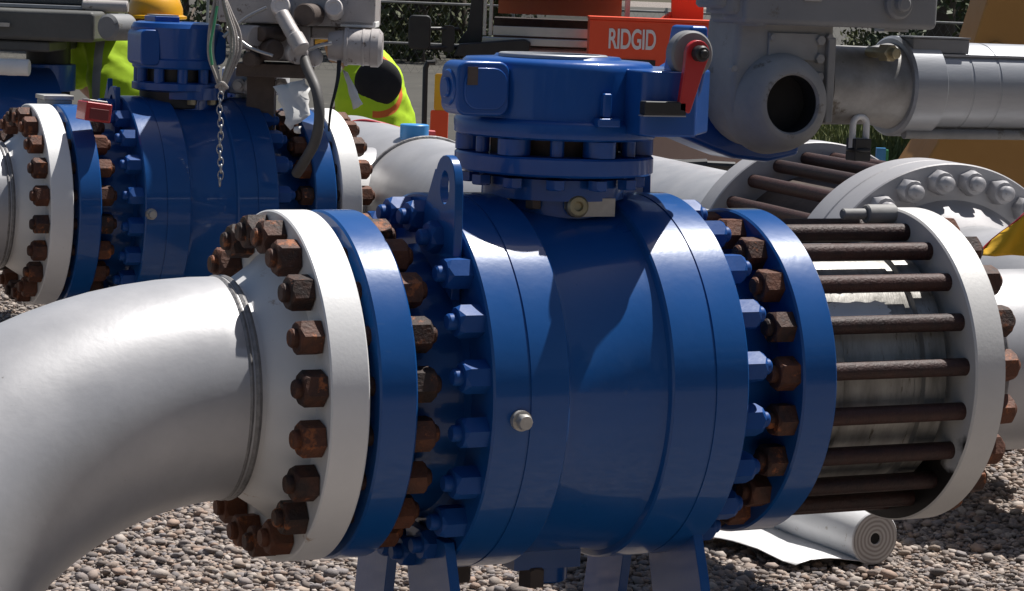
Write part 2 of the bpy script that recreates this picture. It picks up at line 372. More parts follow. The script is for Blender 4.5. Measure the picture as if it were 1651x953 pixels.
def pebbles():
    rs = np.random.RandomState(3)
    t = (1+5**.5)/2
    iv = np.array([(-1,t,0),(1,t,0),(-1,-t,0),(1,-t,0),(0,-1,t),(0,1,t),(0,-1,-t),(0,1,-t),(t,0,-1),(t,0,1),(-t,0,-1),(-t,0,1)], float)
    fi = [(0,11,5),(0,5,1),(0,1,7),(0,7,10),(0,10,11),(1,5,9),(5,11,4),(11,10,2),(10,7,6),(7,1,8),(3,9,4),(3,4,2),(3,2,6),(3,6,8),(3,8,9),(4,9,5),(2,4,11),(6,2,10),(8,6,7),(9,8,1)]
    bm = bmesh.new()
    bv = [bm.verts.new(p/np.linalg.norm(p)) for p in iv]
    for f in fi: bm.faces.new([bv[i] for i in f])
    bm.verts.index_update()
    bv = np.array([v.co[:] for v in bm.verts]); bv /= np.linalg.norm(bv, axis=1)[:, None]
    bm.verts.ensure_lookup_table(); bf = np.array([[v.index for v in f.verts] for f in bm.faces]); bm.free()
    shapes = []
    for k in range(10):
        q = bv.copy()
        for j in range(5):
            d = rs.normal(size=3); d /= np.linalg.norm(d); q += np.outer(np.clip(bv@d, .2, 1)-.2, d)*rs.uniform(-.6, .35)
        shapes.append(q)
    # strips of ground the photograph shows: near band at left and right, and the patch beyond the second line
    pts = []
    def region(poly_px, n):
        pw = [U(px, py, 'z', 0) for px, py in poly_px]
        lo = np.array([min(p[i] for p in pw) for i in (0, 1)]); hi = np.array([max(p[i] for p in pw) for i in (0, 1)])
        c = rs.uniform(lo, hi, size=(n, 2))
        ins = np.zeros(n, bool)
        m = len(pw)
        for i in range(m):
            a, b = pw[i], pw[(i+1) % m]
            cond = ((a.y > c[:, 1]) != (b.y > c[:, 1])) & (c[:, 0] < (b.x-a.x)*(c[:, 1]-a.y)/(b.y-a.y+1e-12)+a.x)
            ins ^= cond
        return c[ins]
    pts.append(region([(60, 790), (700, 790), (700, 990), (60, 990)], 40000))
    pts.append(region([(700, 870), (1210, 830), (1210, 990), (700, 990)], 34000))
    pts.append(region([(1140, 690), (1700, 690), (1700, 990), (1140, 990)], 78000))
    pts.append(region([(-15, 450), (90, 450), (90, 560), (-15, 560)], 5000))
    P = np.concatenate(pts); n = len(P)
    size = rs.lognormal(math.log(.0061), .45, n).clip(.0028, .022)
    V = np.zeros((n, len(bv), 3)); 
    col = np.zeros((n, 3))
    pal = .84*np.array([1.03,.97,.93])*(.2*np.array((.31,.28,.265))+.8*np.array([(.36,.3,.26),(.45,.4,.36),(.22,.19,.17),(.3,.27,.26),(.5,.46,.42),(.16,.145,.14),(.38,.28,.22),(.26,.25,.26),(.42,.35,.29)]))
    for i in range(n):
        q = shapes[rs.randint(10)]*np.array([1.25, .9, .62])*size[i]
        A = rs.normal(size=4); A /= np.linalg.norm(A)
        th = rs.uniform(0, 2*PI); c, s_ = math.cos(th), math.sin(th); tl = rs.uniform(-.5, .5); ct, st = math.cos(tl), math.sin(tl)
        q = q@np.array([[c, s_, 0], [-s_, c, 0], [0, 0, 1]]).T@np.array([[1, 0, 0], [0, ct, st], [0, -st, ct]]).T
        V[i] = q+np.array([P[i, 0], P[i, 1], size[i]*rs.uniform(.2, 1.1)])
        col[i] = pal[rs.randint(len(pal))]*rs.uniform(.75, 1.15)
    nv = len(bv); F = (bf[None]+np.arange(n)[:, None, None]*nv).reshape(-1, 3)
    me = bpy.data.meshes.new('gravel')
    me.vertices.add(n*nv); me.vertices.foreach_set('co', V.reshape(-1))
    me.loops.add(F.size); me.loops.foreach_set('vertex_index', F.reshape(-1).astype(np.int32))
    me.polygons.add(len(F)); me.polygons.foreach_set('loop_start', np.arange(0, F.size, 3, dtype=np.int32))
    me.update(); me.validate()
    at = me.attributes.new('stone', 'FLOAT_COLOR', 'POINT')
    cc = np.ones((n, nv, 4), np.float32); cc[:, :, :3] = col[:, None, :]
    at.data.foreach_set('color', cc.reshape(-1))
    m = mat('pebble', (.3, .3, .3), .85, 0, None, 120, .5, bump=.3, bscale=300)
    nt = m.node_tree; N = nt.nodes; L = nt.links
    a = N.new('ShaderNodeAttribute'); a.attribute_name = 'stone'
    nz = N.new('ShaderNodeTexNoise'); nz.inputs['Scale'].default_value = 130
    mr = N.new('ShaderNodeMapRange'); mr.inputs[3].default_value = .65; mr.inputs[4].default_value = 1.3; L.new(nz.outputs[0], mr.inputs[0])
    mx = N.new('ShaderNodeVectorMath'); mx.operation = 'SCALE'; L.new(a.outputs['Color'], mx.inputs[0]); L.new(mr.outputs[0], mx.inputs['Scale'])
    L.new(mx.outputs[0], N['Principled BSDF'].inputs['Base Color'])
    me.materials.append(m)
    o = bpy.data.objects.new('gravel', me); COL.objects.link(o); o['kind'] = 'stuff'
    o['label'] = 'loose tan and grey river gravel covering the yard under the pipes'
pebbles()

# ------------------------------------------------------------------ ball valves
def weld_neck(G_, T, face, back, hubend, s=1., bore=.19):
    """flange + hub profile along local X: gasket face at `face`, nut face at `back`, weld end at `hubend`"""
    d = 1 if back > face else -1
    pr = [(face, bore), (face, .235), (face+d*.007, .236), (face+d*.007, .34), (face+d*.010, .343), (back-d*.003, .343), (back, .34),
          (back, .262), (back+d*.012, .249), (hubend-d*.02, .206), (hubend, .2035), (hubend, bore)]
    return G_.lathe([(a, r) for a, r in pr], T, 128)

def ball_valve(x0, y0, label, short=0., pads=True, first=True):
    t = thing('ball_valve', label, 'ball valve', (x0+.585, y0, 0))
    T = TX(x0, y0, ZA)
    e = 1.085-short; rr = .861-short; sm = .785-short; ri = .69-short*.7
    body = G()
    body.lathe([(.168, .24), (.19, .252), (.30, .262), (.31, .275), (.31, .373), (.314, .377), (.382, .377), (.3825, .3745), (.387, .3745), (.3875, .377), (.466, .377), (.47, .373),
                (.473, .362), (.485, .357), (ri-.02, .357), (ri-.003, .362), (ri, .373), (ri+.004, .377), (sm-.003, .377), (sm-.0025, .3745), (sm+.002, .3745), (sm+.0025, .377),
                (rr-.004, .377), (rr, .373), (rr, .275), (rr+.01, .262), (e-.1, .252), (e-.076, .24)], T, 160)
    b = body.obj('valve_body', BLUE, t, ang=28)
    f1 = G().lathe([(.083, .1), (.083, .235), (.096, .236), (.096, .339), (.1, .343), (.168, .343), (.172, .339), (.172, .25), (.19, .25)], T, 160).obj('end_flange', BLUE, t)
    f2 = G().lathe([(e+.013, .1), (e+.013, .235), (e, .236), (e, .339), (e-.004, .343), (e-.075, .343), (e-.079, .339), (e-.079, .25), (e-.1, .25)], T, 160).obj('end_flange', BLUE, t)
    # blue nuts of the body joints
    for k in range(20):
        a = 2*PI*(k+.42)/20
        for xx, fl in ((.31, True), (rr, False)):
            if math.cos(a) > .88: continue
            o = bpy.data.objects.new('body_nut', BNUTM); COL.objects.link(o); o.parent = t; o.matrix_parent_inverse = world_full(t).inverted()
            o.matrix_basis = T @ TX(xx, .338*math.cos(a), .338*math.sin(a)) @ (flip() if fl else Matrix.Identity(4)) @ Matrix.Rotation(a+rnd.uniform(-.3, .3), 4, 'X')
    # bonnet and stem flange
    sx = x0+.597-short*.5
    bo = G()
    TZ = axis_frame((sx, y0, 0), (0, 0, 1))
    bo.lathe([(1.08, .12), (1.150, .12), (1.152, .145), (1.193, .145), (1.195, .14), (1.195, 0)], TZ, 64)
    bo.obj('bonnet', BLUE2, t)
    for k in range(10):
        a = 2*PI*(k+.3)/10
        G().nut(.03, .018, axis_frame((sx+.125*math.cos(a), y0+.125*math.sin(a), 1.152), (0, 0, -1))).obj('bonnet_bolt', BRASS if k % 3 else BROWN, t)
    # lifting lugs: plates with an eye standing on the joint faces
    for xx, yy in ((.298, -.165), (rr-.002, .13)) if first else ((.298, -.02), (rr-.002, .13)):
        zt = 1.245 if first else 1.19
        out = [(-.055, .97), (.12, 1.06), (.095, 1.13), (.045, 1.215)]
        for k in range(9):
            a = math.radians(20+140*k/8); out.append((-.005+.047*math.cos(a), zt-.047+.047*math.sin(a)))
        out += [(-.055, 1.19), (-.058, 1.13)]
        hole = [(-.005+.021*math.cos(2*PI*k/20), zt-.062+.032*math.sin(2*PI*k/20)) for k in range(20)]
        lg = plate_hole(out, hole, x0+xx-.014, x0+xx+.004, y0+yy)
        lg.obj('lifting_lug', BLUE, t, bevel=.002)
    # feet: a saddle plate with two legs under each joint
    for xx in (.285, rr-.03):
        for y1, y2 in ((-.25, -.03), (.05, .21)):
            zb = .46 if abs(y1) < .2 else .52
            fl_ = -.07 if y1 < 0 else .04
            pl = [(y0+y1+fl_, 0), (y0+y2+fl_, 0), (y0+y2+fl_, .24), (y0+y2+fl_*.25, .4), (y0+y2*.9, .5), (y0+y1*.9, .5), (y0+y1+fl_*.25, .4), (y0+y1+fl_, .24)]
            G().prism(pl, x0+xx, x0+xx+.022, 'yz').obj('foot_plate', BLUE, t, bevel=.002)
        G().box((x0+xx-.06, y0-.31, 0), (x0+xx+.08, y0+.27, .02)).obj('foot_base', BLUE, t, bevel=.002)
    # plugs
    def plug(px, py, r=.018, RB=.377):
        # point on the barrel where the photo shows it
        y = -.2
        for _ in range(30):
            p = U(px, py, 'y', y0+y); y = -math.sqrt(max(0, RB**2-(p.z-ZA)**2))
        n = Vector((0, p.y-y0, p.z-ZA)).normalized()
        G().lathe([(0, 0), (-.002, r*1.1), (.012, r*1.1), (.012, 0)], axis_frame(p, n), 24).nut(r*1.5, .03, axis_frame(p, n)).obj('drain_plug', PLATE, t)
    if first:
        plug(838, 677)
        p = U(928, 333, 'y', y0-.13)
        G().lathe([(0, 0), (0, .022), (.016, .022), (.02, .018), (.02, .010), (.012, .008), (.012, 0)], axis_frame((p.x, p.y, p.z), (-.15, -1, .1)), 28).obj('grease_fitting', BRASS, t)
        a = U(938, 320, 'y', y0-.135); bb = U(990, 349, 'y', y0-.135)
        G().box((a.x, y0-.138, bb.z), (bb.x, y0-.135, a.z)).obj('tag_plate', PLATE, t)
        G().lathe(cyl_prof(.36, .40, .05), axis_frame((x0+.60, y0-.02, 0), (0, 0, 1)), 32).box((x0+.51, y0-.07, .392), (x0+.66, y0+.06, .44)).obj('bottom_pad', BLUE, t)
        for yy, xx in ((-.05, .56), (.03, .43)):
            G().lathe(cyl_prof(.37, .44, .02), axis_frame((x0+xx, y0+yy, 0), (0, 0, 1)), 20).nut(.05, .04, axis_frame((x0+xx, y0+yy, .355), (0, 0, 1))).obj('drain_fitting', BROWN, t)
    else:
        plug(243, 345, .017, .377)
    return t, sx

def plate_hole(out, hole, x0, x1, y0):
    """plate in the YZ plane with one hole (outline and hole bridged by triangulation)"""
    bm = bmesh.new()
    vs = [bm.verts.new((0, y+y0, z)) for y, z in out]; hs = [bm.verts.new((0, y+y0, z)) for y, z in hole]
    es = [bm.edges.new((vs[i], vs[(i+1) % len(vs)])) for i in range(len(vs))]+[bm.edges.new((hs[i], hs[(i+1) % len(hs)])) for i in range(len(hs))]
    r = bmesh.ops.triangle_fill(bm, edges=es, use_beauty=True)
    fs = [f for f in bm.faces]
    bm.verts.index_update()
    g = G(); n = len(bm.verts)
    v = [tuple(p.co) for p in bm.verts]
    F = [tuple(q.index for q in f.verts) for f in fs]
    g.add([(x0, p[1], p[2]) for p in v]+[(x1, p[1], p[2]) for p in v], F+[tuple(i+n for i in reversed(f)) for f in F])
    no, nh = len(out), len(hole)
    g.f += [(i, (i+1) % no, (i+1) % no+n, i+n) for i in range(no)]
    g.f += [(no+i, no+(i+1) % nh, no+(i+1) % nh+n, no+i+n) for i in range(nh)]
    bm.free()
    return g

V1, SX1 = ball_valve(0, 0, 'large glossy blue flanged ball valve filling the middle foreground', 0)
X2, Y2 = .428, 3.75
V2, SX2 = ball_valve(X2, Y2, 'smaller-looking blue ball valve on the line behind, chain hanging over it', .08, first=False)

# ------------------------------------------------------------------ pipes of line one
def elbow_path(x0, y0, zc, Rb, phi, deg, tail, n=24):
    d = Vector((0, -math.sin(phi), -math.cos(phi))); P = [Vector((x0, y0, zc))]
    for k in range(n+1):
        a = math.radians(deg)*k/n
        P.append(Vector((x0+.02-.02-Rb*math.sin(a)-.001, y0, zc))+d*(Rb*(1-math.cos(a))))
    t = (P[-1]-P[-2]).normalized()
    P += [P[-1]+t*tail*k/8 for k in range(1, 9)]
    return P
def elbow_pipe(x0, y0, label, phi=math.radians(32), r=.2135):
    t = thing('elbow_pipe', label, 'pipe elbow', (x0, y0, 0))
    T = TX(x0, y0, ZA)
    g = weld_neck(G(), T, .0835, 0., -.097); g.obj('weld_neck_flange', WHITEM, t, ang=24)
    pe = elbow_path(x0-.095, y0, ZA, .8, phi, 90, .6)
    G().tube(pe, [r+.013*min(1, i/9) for i in range(len(pe))], 96, False).obj('bent_pipe', SILVER, t, ang=60)
    G().torus(.2105, .008, TX(x0-.094, y0, ZA), 96, 8, ).torus(.212, .006, TX(x0-.108, y0, ZA), 96, 6).obj('weld_seam', WELD, t)
    return t
E1 = elbow_pipe(0, 0, 'bare silver elbow pipe sweeping out of the left edge toward the viewer')
bolt_circle(E1, TX(0, 0, ZA), .301, 20, .176, -.002, ph=.53)

# wafer check valve and its long studs, then the pipe to the right
W1 = thing('wafer_check_valve', 'weathered grey wafer check valve caged in long dark studs', 'check valve', (1.25, 0, 0))
T0 = TX(0, 0, ZA)
G().lathe([(1.098, .1), (1.098, .262), (1.104, .266), (1.15, .266), (1.154, .262), (1.325, .262), (1.329, .258), (1.345, .258), (1.349, .268), (1.40, .268), (1.407, .262), (1.407, .1)], T0, 128).obj('valve_casing', DIRTY, W1)
bolt_circle(W1, T0, .301, 20, .492, 1.006, ph=.58)
def strip(x0, x1, a0, a1, r, wob):
    n, m = 14, 10; vs = []
    for i in range(n+1):
        for j in range(m+1):
            a = math.radians(a0+(a1-a0)*j/m+ (wob*math.sin(i*1.7)+wob*rnd.uniform(-1, 1)*.5 if j in (0, m) else 0))
            x = x0+(x1-x0)*i/n+(rnd.uniform(-.006, .006) if i == n else 0)
            q = r+.003+.0005*math.sin(i*.9+j*.7)
            vs.append((x, -q*math.cos(a), ZA+q*math.sin(a)))
    fs = [(i*(m+1)+j, (i+1)*(m+1)+j, (i+1)*(m+1)+j+1, i*(m+1)+j+1) for i in range(n) for j in range(m)]
    return G().add(vs, fs)
strip(1.10, 1.215, 46, 51, .264, .4).obj('paper_strip', TAPE, W1, ang=180)
strip(1.10, 1.28, 31.5, 39, .264, .7).obj('paper_strip', TAPE, W1, ang=180)
G().lathe(cyl_prof(0, .075, .021), axis_frame(U(1395, 345, 'y', .0), (1, 0, 0)), 24).lathe(cyl_prof(-.06, .0, .012), axis_frame(U(1395, 345, 'y', .0), (1, 0, 0)), 16).obj('bleed_plug', GREYD, W1)

def tar_mat():                                                # black coating smears with a shape of their own on the low side of the joint
    m = mat('tarred_pale_flange', (.5, .49, .48), .55, .15, (.62, .61, .59), 7, .7, bump=.08, bscale=120)
    nt = m.node_tree; N = nt.nodes; L = nt.links; b = N['Principled BSDF']; prev = b.inputs['Base Color'].links[0].from_socket
    tc = N.new('ShaderNodeTexCoord'); sp = N.new('ShaderNodeSeparateXYZ'); L.new(tc.outputs['Object'], sp.inputs[0])
    nz = N.new('ShaderNodeTexNoise'); nz.inputs['Scale'].default_value = 13; nz.inputs['Detail'].default_value = 6; L.new(tc.outputs['Object'], nz.inputs['Vector'])
    a = N.new('ShaderNodeMath'); a.operation = 'MULTIPLY_ADD'; a.inputs[1].default_value = .34; L.new(nz.outputs[0], a.inputs[0]); ad_ = N.new('ShaderNodeMath'); ad_.inputs[1].default_value = .80; L.new(sp.outputs[2], ad_.inputs[0]); L.new(ad_.outputs[0], a.inputs[2])
    cr = N.new('ShaderNodeValToRGB'); cr.color_ramp.elements[0].position = .79; cr.color_ramp.elements[0].color = (1, 1, 1, 1); cr.color_ramp.elements[1].position = .84; cr.color_ramp.elements[1].color = (0, 0, 0, 1)
    L.new(a.outputs[0], cr.inputs['Fac'])
    g2 = N.new('ShaderNodeMath'); g2.operation = 'LESS_THAN'; g2.inputs[1].default_value = -.0005+0; L.new(sp.outputs[0], g2.inputs[0])
    q = N.new('ShaderNodeMath'); q.operation = 'MULTIPLY'; L.new(cr.outputs[0], q.inputs[0]); L.new(g2.outputs[0], q.inputs[1])
    mx = N.new('ShaderNodeMix'); mx.data_type = 'RGBA'; L.new(q.outputs[0], mx.inputs[0]); L.new(prev, mx.inputs[6]); mx.inputs[7].default_value = (.012, .01, .009, 1)
    L.new(mx.outputs[2], b.inputs['Base Color']); return m
TAR = tar_mat()
P1 = thing('flanged_pipe', 'silver pipe with white weld-neck flange running off the right edge', 'pipe', (1.42, 0, 0))
G().lathe([(1.409-1.424, .1), (1.409-1.424, .235), (-.0045, .236), (-.001, .236), (-.001, .339), (.003, .343), (.0715, .343), (.0745, .339), (.0745, .262), (.09, .249), (.17, .207), (.18, .2035), (.18, .1)], TX(0, 0, 0), 128).obj('weld_neck_flange', TAR, None, centre=False).parent = P1
P1.children[0].matrix_basis = TX(1.424-1.42, 0, ZA)
G().lathe([(1.6, .19), (1.6, .2035), (6.5, .2035), (6.5, .19)], T0, 96).obj('straight_pipe', SILVER, P1)
G().torus(.2045, .006, TX(1.602, 0, ZA), 96, 8).obj('weld_seam', WELD, P1)

# ------------------------------------------------------------------ line two pipes
E2 = elbow_pipe(X2, Y2, 'silver elbow pipe and white flange left of the rear blue valve', phi=math.radians(32))
bolt_circle(E2, TX(X2, Y2, ZA), .301, 20, .176, -.002, ph=.4)
e2 = X2+1.085-.08
Q2 = thing('reducer_pipe', 'broad silver pipe behind the lifting lug, capped in light blue', 'pipe', (e2+.1, Y2, 0))
G().lathe([(e2+.012, .1), (e2+.012, .235), (e2+.019, .236), (e2+.019, .339), (e2+.022, .343), (e2+.091, .343), (e2+.094, .339), (e2+.094, .262), (e2+.11, .249), (e2+.19, .207), (e2+.2, .2035), (e2+.2, .1)], TX(0, Y2, ZA), 128).obj('weld_neck_flange', WHITEM, Q2)
G().lathe([(e2+.2, .2035), (e2+.62, .2035)], TX(0, Y2, ZA), 64).obj('pipe_stub', SILVER, Q2)
big = [un(560, 338, 9.5), un(640, 326, 9.0), un(720, 332, 8.55), un(860, 363, 7.85), un(1010, 396, 7.3), un(1168, 433, 6.75), un(1330, 478, 6.3)]
big = [Vector((p.x, p.y, .80-.02*i)) for i, p in enumerate(big)]
def spline(pts, n=8):
    out = []
    for i in range(len(pts)-1):
        p0, p1, p2, p3 = pts[max(i-1, 0)], pts[i], pts[i+1], pts[min(i+2, len(pts)-1)]
        for k in range(n):
            t = k/n
            out.append(.5*((2*p1)+(p2-p0)*t+(2*p0-5*p1+4*p2-p3)*t*t+(3*p1-p0-3*p2+p3)*t**3))
    out.append(pts[-1]); return out
G().tube(spline(big), .262, 64).obj('large_pipe', SILVER, Q2, ang=60)
bs = spline(big)
tt = (bs[14]-bs[12]).normalized()
G().torus(.264, .008, axis_frame(bs[13], tt), 64, 8).obj('weld_seam', WELD, Q2)
cp = un(668, 216, 8.75)
G().lathe(cyl_prof(-.10, .035, .052), axis_frame(cp, (0, 0, 1)), 32).obj('pipe_cap', LBLUE, Q2)
bolt_circle(Q2, TX(0, Y2, ZA), .301, 20, .176, e2-.081, ph=.4)

# ------------------------------------------------------------------ gearbox of valve one
GB = thing('worm_gearbox', 'blue worm gearbox with red indicator lever, topmost on the near valve', 'gearbox', (SX1, 0, 1.18))
TZ1 = axis_frame((SX1, 0, 0), (0, 0, 1))
G().lathe([(1.197, 0), (1.197, .15), (1.203, .198), (1.207, .202), (1.236, .202), (1.24, .198), (1.24, .1)], TZ1, 96).obj('lower_flange', BLUE2, GB)
for k in range(12):
    a = 2*PI*(k+.2)/12; c = (SX1+.168*math.cos(a), .168*math.sin(a))
    G().lathe(cyl_prof(1.241, 1.2735, .033 if k % 2 else .014, .001), axis_frame((*c, 0), (0, 0, 1)), 20).obj('flange_bolt', BLUE2, GB)
    G().nut(.036, .02, axis_frame((*c, 1.1955), (0, 0, -1))).obj('flange_nut', BLUE2, GB)
G().lathe(cyl_prof(1.235, 1.28, .13), TZ1, 48).obj('spool', BROWN, GB)
dr = G()
dr.lathe([(1.274, 0), (1.274, .198), (1.278, .204), (1.302, .206), (1.308, .203), (1.313, .193), (1.32, .192), (1.41, .195), (1.422, .192), (1.428, .185), (1.431, .13), (1.436, .125), (1.437, .085), (1.432, .08), (1.432, 0)], TZ1, 128)
dr.obj('gear_drum', BLUE2, GB, ang=40)
# worm housing: a rounded box on the viewer's side of the drum
yF = -.12
aL = U(737, 140, 'y', yF).x; aR = U(822, 140, 'y', yF).x
zt = U(775, 99, 'y', yF).z; zb = U(775, 187, 'y', yF).z
def rrect(x0, x1, z0, z1, r, n=5):
    o = []
    for cx, cz, a0 in ((x1-r, z1-r, 0), (x0+r, z1-r, 90), (x0+r, z0+r, 180), (x1-r, z0+r, 270)):
        for k in range(n+1):
            a = math.radians(a0+90*k/n); o.append((cx+r*math.cos(a), cz+r*math.sin(a)))
    return o
G().prism(rrect(aL, aR, zb, zt, .022), yF, -.04).obj('worm_housing', BLUE2, GB, bevel=.006, seg=3)
G().lathe(cyl_prof(-.004, .01, .036, .003), axis_frame((aL, yF+.042, (zt+zb)/2), (1, 0, 0)), 40).lathe(cyl_prof(-.010, 0, .02, .003), axis_frame((aL, yF+.042, (zt+zb)/2), (1, 0, 0)), 24).obj('bearing_cap', BLUE2, GB)
G().prism(rrect(aL+.014, aR-.006, zb+.012, zt-.012, .03), yF-.005, yF+.01).obj('cover_plate', BLUE2, GB, bevel=.003)
p0 = U(754, 137, 'y', yF-.008); p1 = U(771, 108, 'y', yF-.008)
G().box((p0.x, yF-.009, p0.z), (p1.x, yF-.0055, p1.z)).obj('rating_plate', BROWN, GB)
fx0 = .655; fx1 = U(1132, 140, 'y', -.27).x
fb = []
for cx_, cy_, a0 in ((fx1-.02, -.25, 270), (.86, -.12, 330), (.86, 0., 0), (fx0+.03, 0., 90), (fx0+.02, -.25, 180)):
    for k in range(7):
        a = math.radians(a0+15*k); fb.append((cx_+.02*math.cos(a), cy_+.02*math.sin(a)))
G().prism(fb, 1.29, 1.418, 'xy').obj('drive_arm', BLUE2, GB, bevel=.008, seg=3)
# rib pad at the front of the drum
rx_ = U(984, 170, 'y', -.205).x
G().box((rx_-.016, -.208, 1.322), (rx_+.003, -.15, U(984, 151, 'y', -.205).z)).obj('rib', BLUE2, GB, bevel=.004)
G().box((rx_-.03, -.216, 1.3035), (rx_+.02, -.14, 1.3215)).obj('stop_pad', BLUE2, GB, bevel=.004)
G().lathe([(0, 0), (0, .11), (.006, .11), (.008, .107), (.008, .094), (.004, .092), (.004, 0)], axis_frame((SX1-.02, -.02, 1.4315), (0, 0, 1)), 64).obj('top_cover', STEEL, GB)
# right bracket, dial, lever
yB = -.25
bx0 = U(1106, 110, 'y', yB).x; bx1 = U(1140, 60, 'y', yB).x
ztb = U(1100, 41, 'y', yB).z
out = [(bx0-.006, 1.42), (bx0+.008, ztb), (bx1+.004, ztb), (bx1+.004, 1.42), (bx1-.004, 1.38), (bx0+.012, 1.315), (bx0-.012, 1.315)]
G().prism(out, yB, yB+.085).obj('side_bracket', BLUE2, GB, bevel=.008, seg=3)
yH = .265
dh = [U(x, y, 'y', yH) for x, y in ((1085, 120), (1062, 203), (1100, 222), (1150, 243), (1185, 256), (1240, 262), (1290, 250), (1290, 60), (1180, 60))]
G().prism([(q.x, q.z) for q in dh], yH, yH+.12).obj('drive_housing', BLUE2, GB, bevel=.012, seg=3)
dc = U(1121, 88, 'y', yB-.02)
G().lathe(cyl_prof(0, .03, .046, .004), axis_frame((dc.x-.004, yB+.012, dc.z), (0, -1, 0)), 48).obj('dial_disc', GREY, GB)
lc = U(1122, 86, 'y', yB-.04); le = U(1100, 181, 'y', yB-.04)
dv = (Vector((le.x, 0, le.z))-Vector((lc.x, 0, lc.z))); Ln = dv.length; dv.normalize(); pv = Vector((-dv.z, 0, dv.x))
def arm_pt(s_, w_): return (lc.x+dv.x*s_+pv.x*w_, lc.z+dv.z*s_+pv.z*w_)
o_ = [arm_pt(.026*math.cos(math.radians(a)), .026*math.sin(math.radians(a))) for a in range(80, 281, 20)]
o_ += [arm_pt(Ln*.3, -.021), arm_pt(Ln*.9, -.015), arm_pt(Ln, -.012), arm_pt(Ln, .012), arm_pt(Ln*.9, .014), arm_pt(Ln*.3, .021)]
lv = G().prism(o_, yB-.05, yB-.036).obj('indicator_lever', RED, GB, bevel=.003)
G().lathe(cyl_prof(0, .035, .0155, .003), axis_frame((lc.x, yB-.035, lc.z), (0, -1, 0)), 32).lathe(cyl_prof(.03, .042, .008, .002), axis_frame((lc.x, yB-.035, lc.z), (0, -1, 0)), 16).obj('lever_hub', BLACK, lv)
q0 = U(1036, 185, 'y', -.29); q1 = U(1104, 164, 'y', -.29)
G().box((q0.x, -.30, q0.z), (q1.x, -.275, q1.z)).obj('pointer_bar', BLACK, GB, bevel=.003)
G().box((q0.x-.002, -.298, q0.z-.003), (q1.x, -.277, q0.z-.0005)).obj('bar_edge', STEEL, GB)

# ------------------------------------------------------------------ grey actuator over the right pipe
AC = thing('valve_actuator', 'grey gas-over-oil actuator with open black port and steel cylinder', 'actuator', (U(1275, 200, 'y', .25).x, .25, 1.22))
yc = .24
hx0 = U(1140, 120, 'y', .12).x; hx1 = U(1345, 120, 'y', .12).x
cc_ = U(1262, 148, 'y', .12); rb = .127
ztop = U(1240, 42, 'y', .12).z
out = []
for k in range(21):
    a = math.radians(180+180*k/20); out.append((cc_.x+rb*math.cos(a), cc_.z+rb*math.sin(a)))
out += [(cc_.x+rb, ztop+.02), (cc_.x-rb*.93, ztop+.02)]
G().prism(out, .12, .26).obj('yoke_housing', GREYD, AC, bevel=.016, seg=3)
hc = U(1279, 168, 'y', .06)
G().lathe([(.1, .115), (.05, .107), (.02, .097), (.004, .08), (.0, .073), (.0, .066), (.006, .062), (.0585, .062), (.0585, 0)], axis_frame((hc.x, .06, hc.z), (0, 1, 0)), 64).obj('port_boss', GREYD, AC)
G().lathe([(.008, .0617), (.058, .0617), (.058, 0)], axis_frame((hc.x, .06, hc.z), (0, 1, 0)), 48).obj('port_shade_lining', BORE, AC)  # black lining paints deep shade into the shallow port
a = U(1240, 52, 'y', .115); b2 = U(1317, 98, 'y', .115)
G().box((a.x, .113, b2.z), (b2.x, .121, a.z)).obj('rating_plate', GREYD, AC, bevel=.002)
for px, py in ((1243, 60), (1335, 60), (1180, 110)):
    p = U(px, py, 'y', .118); G().nut(.014, .012, axis_frame(p, (0, -1, 0))).obj('cap_screw', GREYD, AC)
# top box with ribs
bx0_ = U(1198, 20, 'y', .08).x; bx1_ = U(1514, 20, 'y', .08).x; zb0 = U(1300, 42, 'y', .08).z
G().box((bx0_, .08, zb0), (bx1_, .23, zb0+.24)).obj('cover_box', GREY, AC, bevel=.014, seg=3)
for k in range(4):
    x = U(1142+22*k, 20, 'y', .1).x
    G().lathe(cyl_prof(zb0-.004+.012*(3-k), zb0+.23, .035, .006), axis_frame((x+.02, .12, 0), (0, 0, 1)), 24).obj('rib_column', GREY, AC)
G().box((U(1168, 20, 'y', .14).x, .13, zb0+.02), (bx0_+.01, .22, zb0+.22)).obj('rib_backing', GREY, AC)
p = U(1446, 6, 'y', .08)
G().lathe([(0, .034), (.012, .034), (.018, .028), (.018, .018), (.03, .017), (.034, .012), (.034, 0)], axis_frame((p.x, .08, p.z), (0, -1, 0)), 32).obj('conduit_boss', GREY, AC)
p = U(1309, -2, 'y', .079); G().box((p.x-.02, .076, p.z-.005), (p.x+.024, .08, p.z+.03)).obj('label_plate', PLATE, AC)
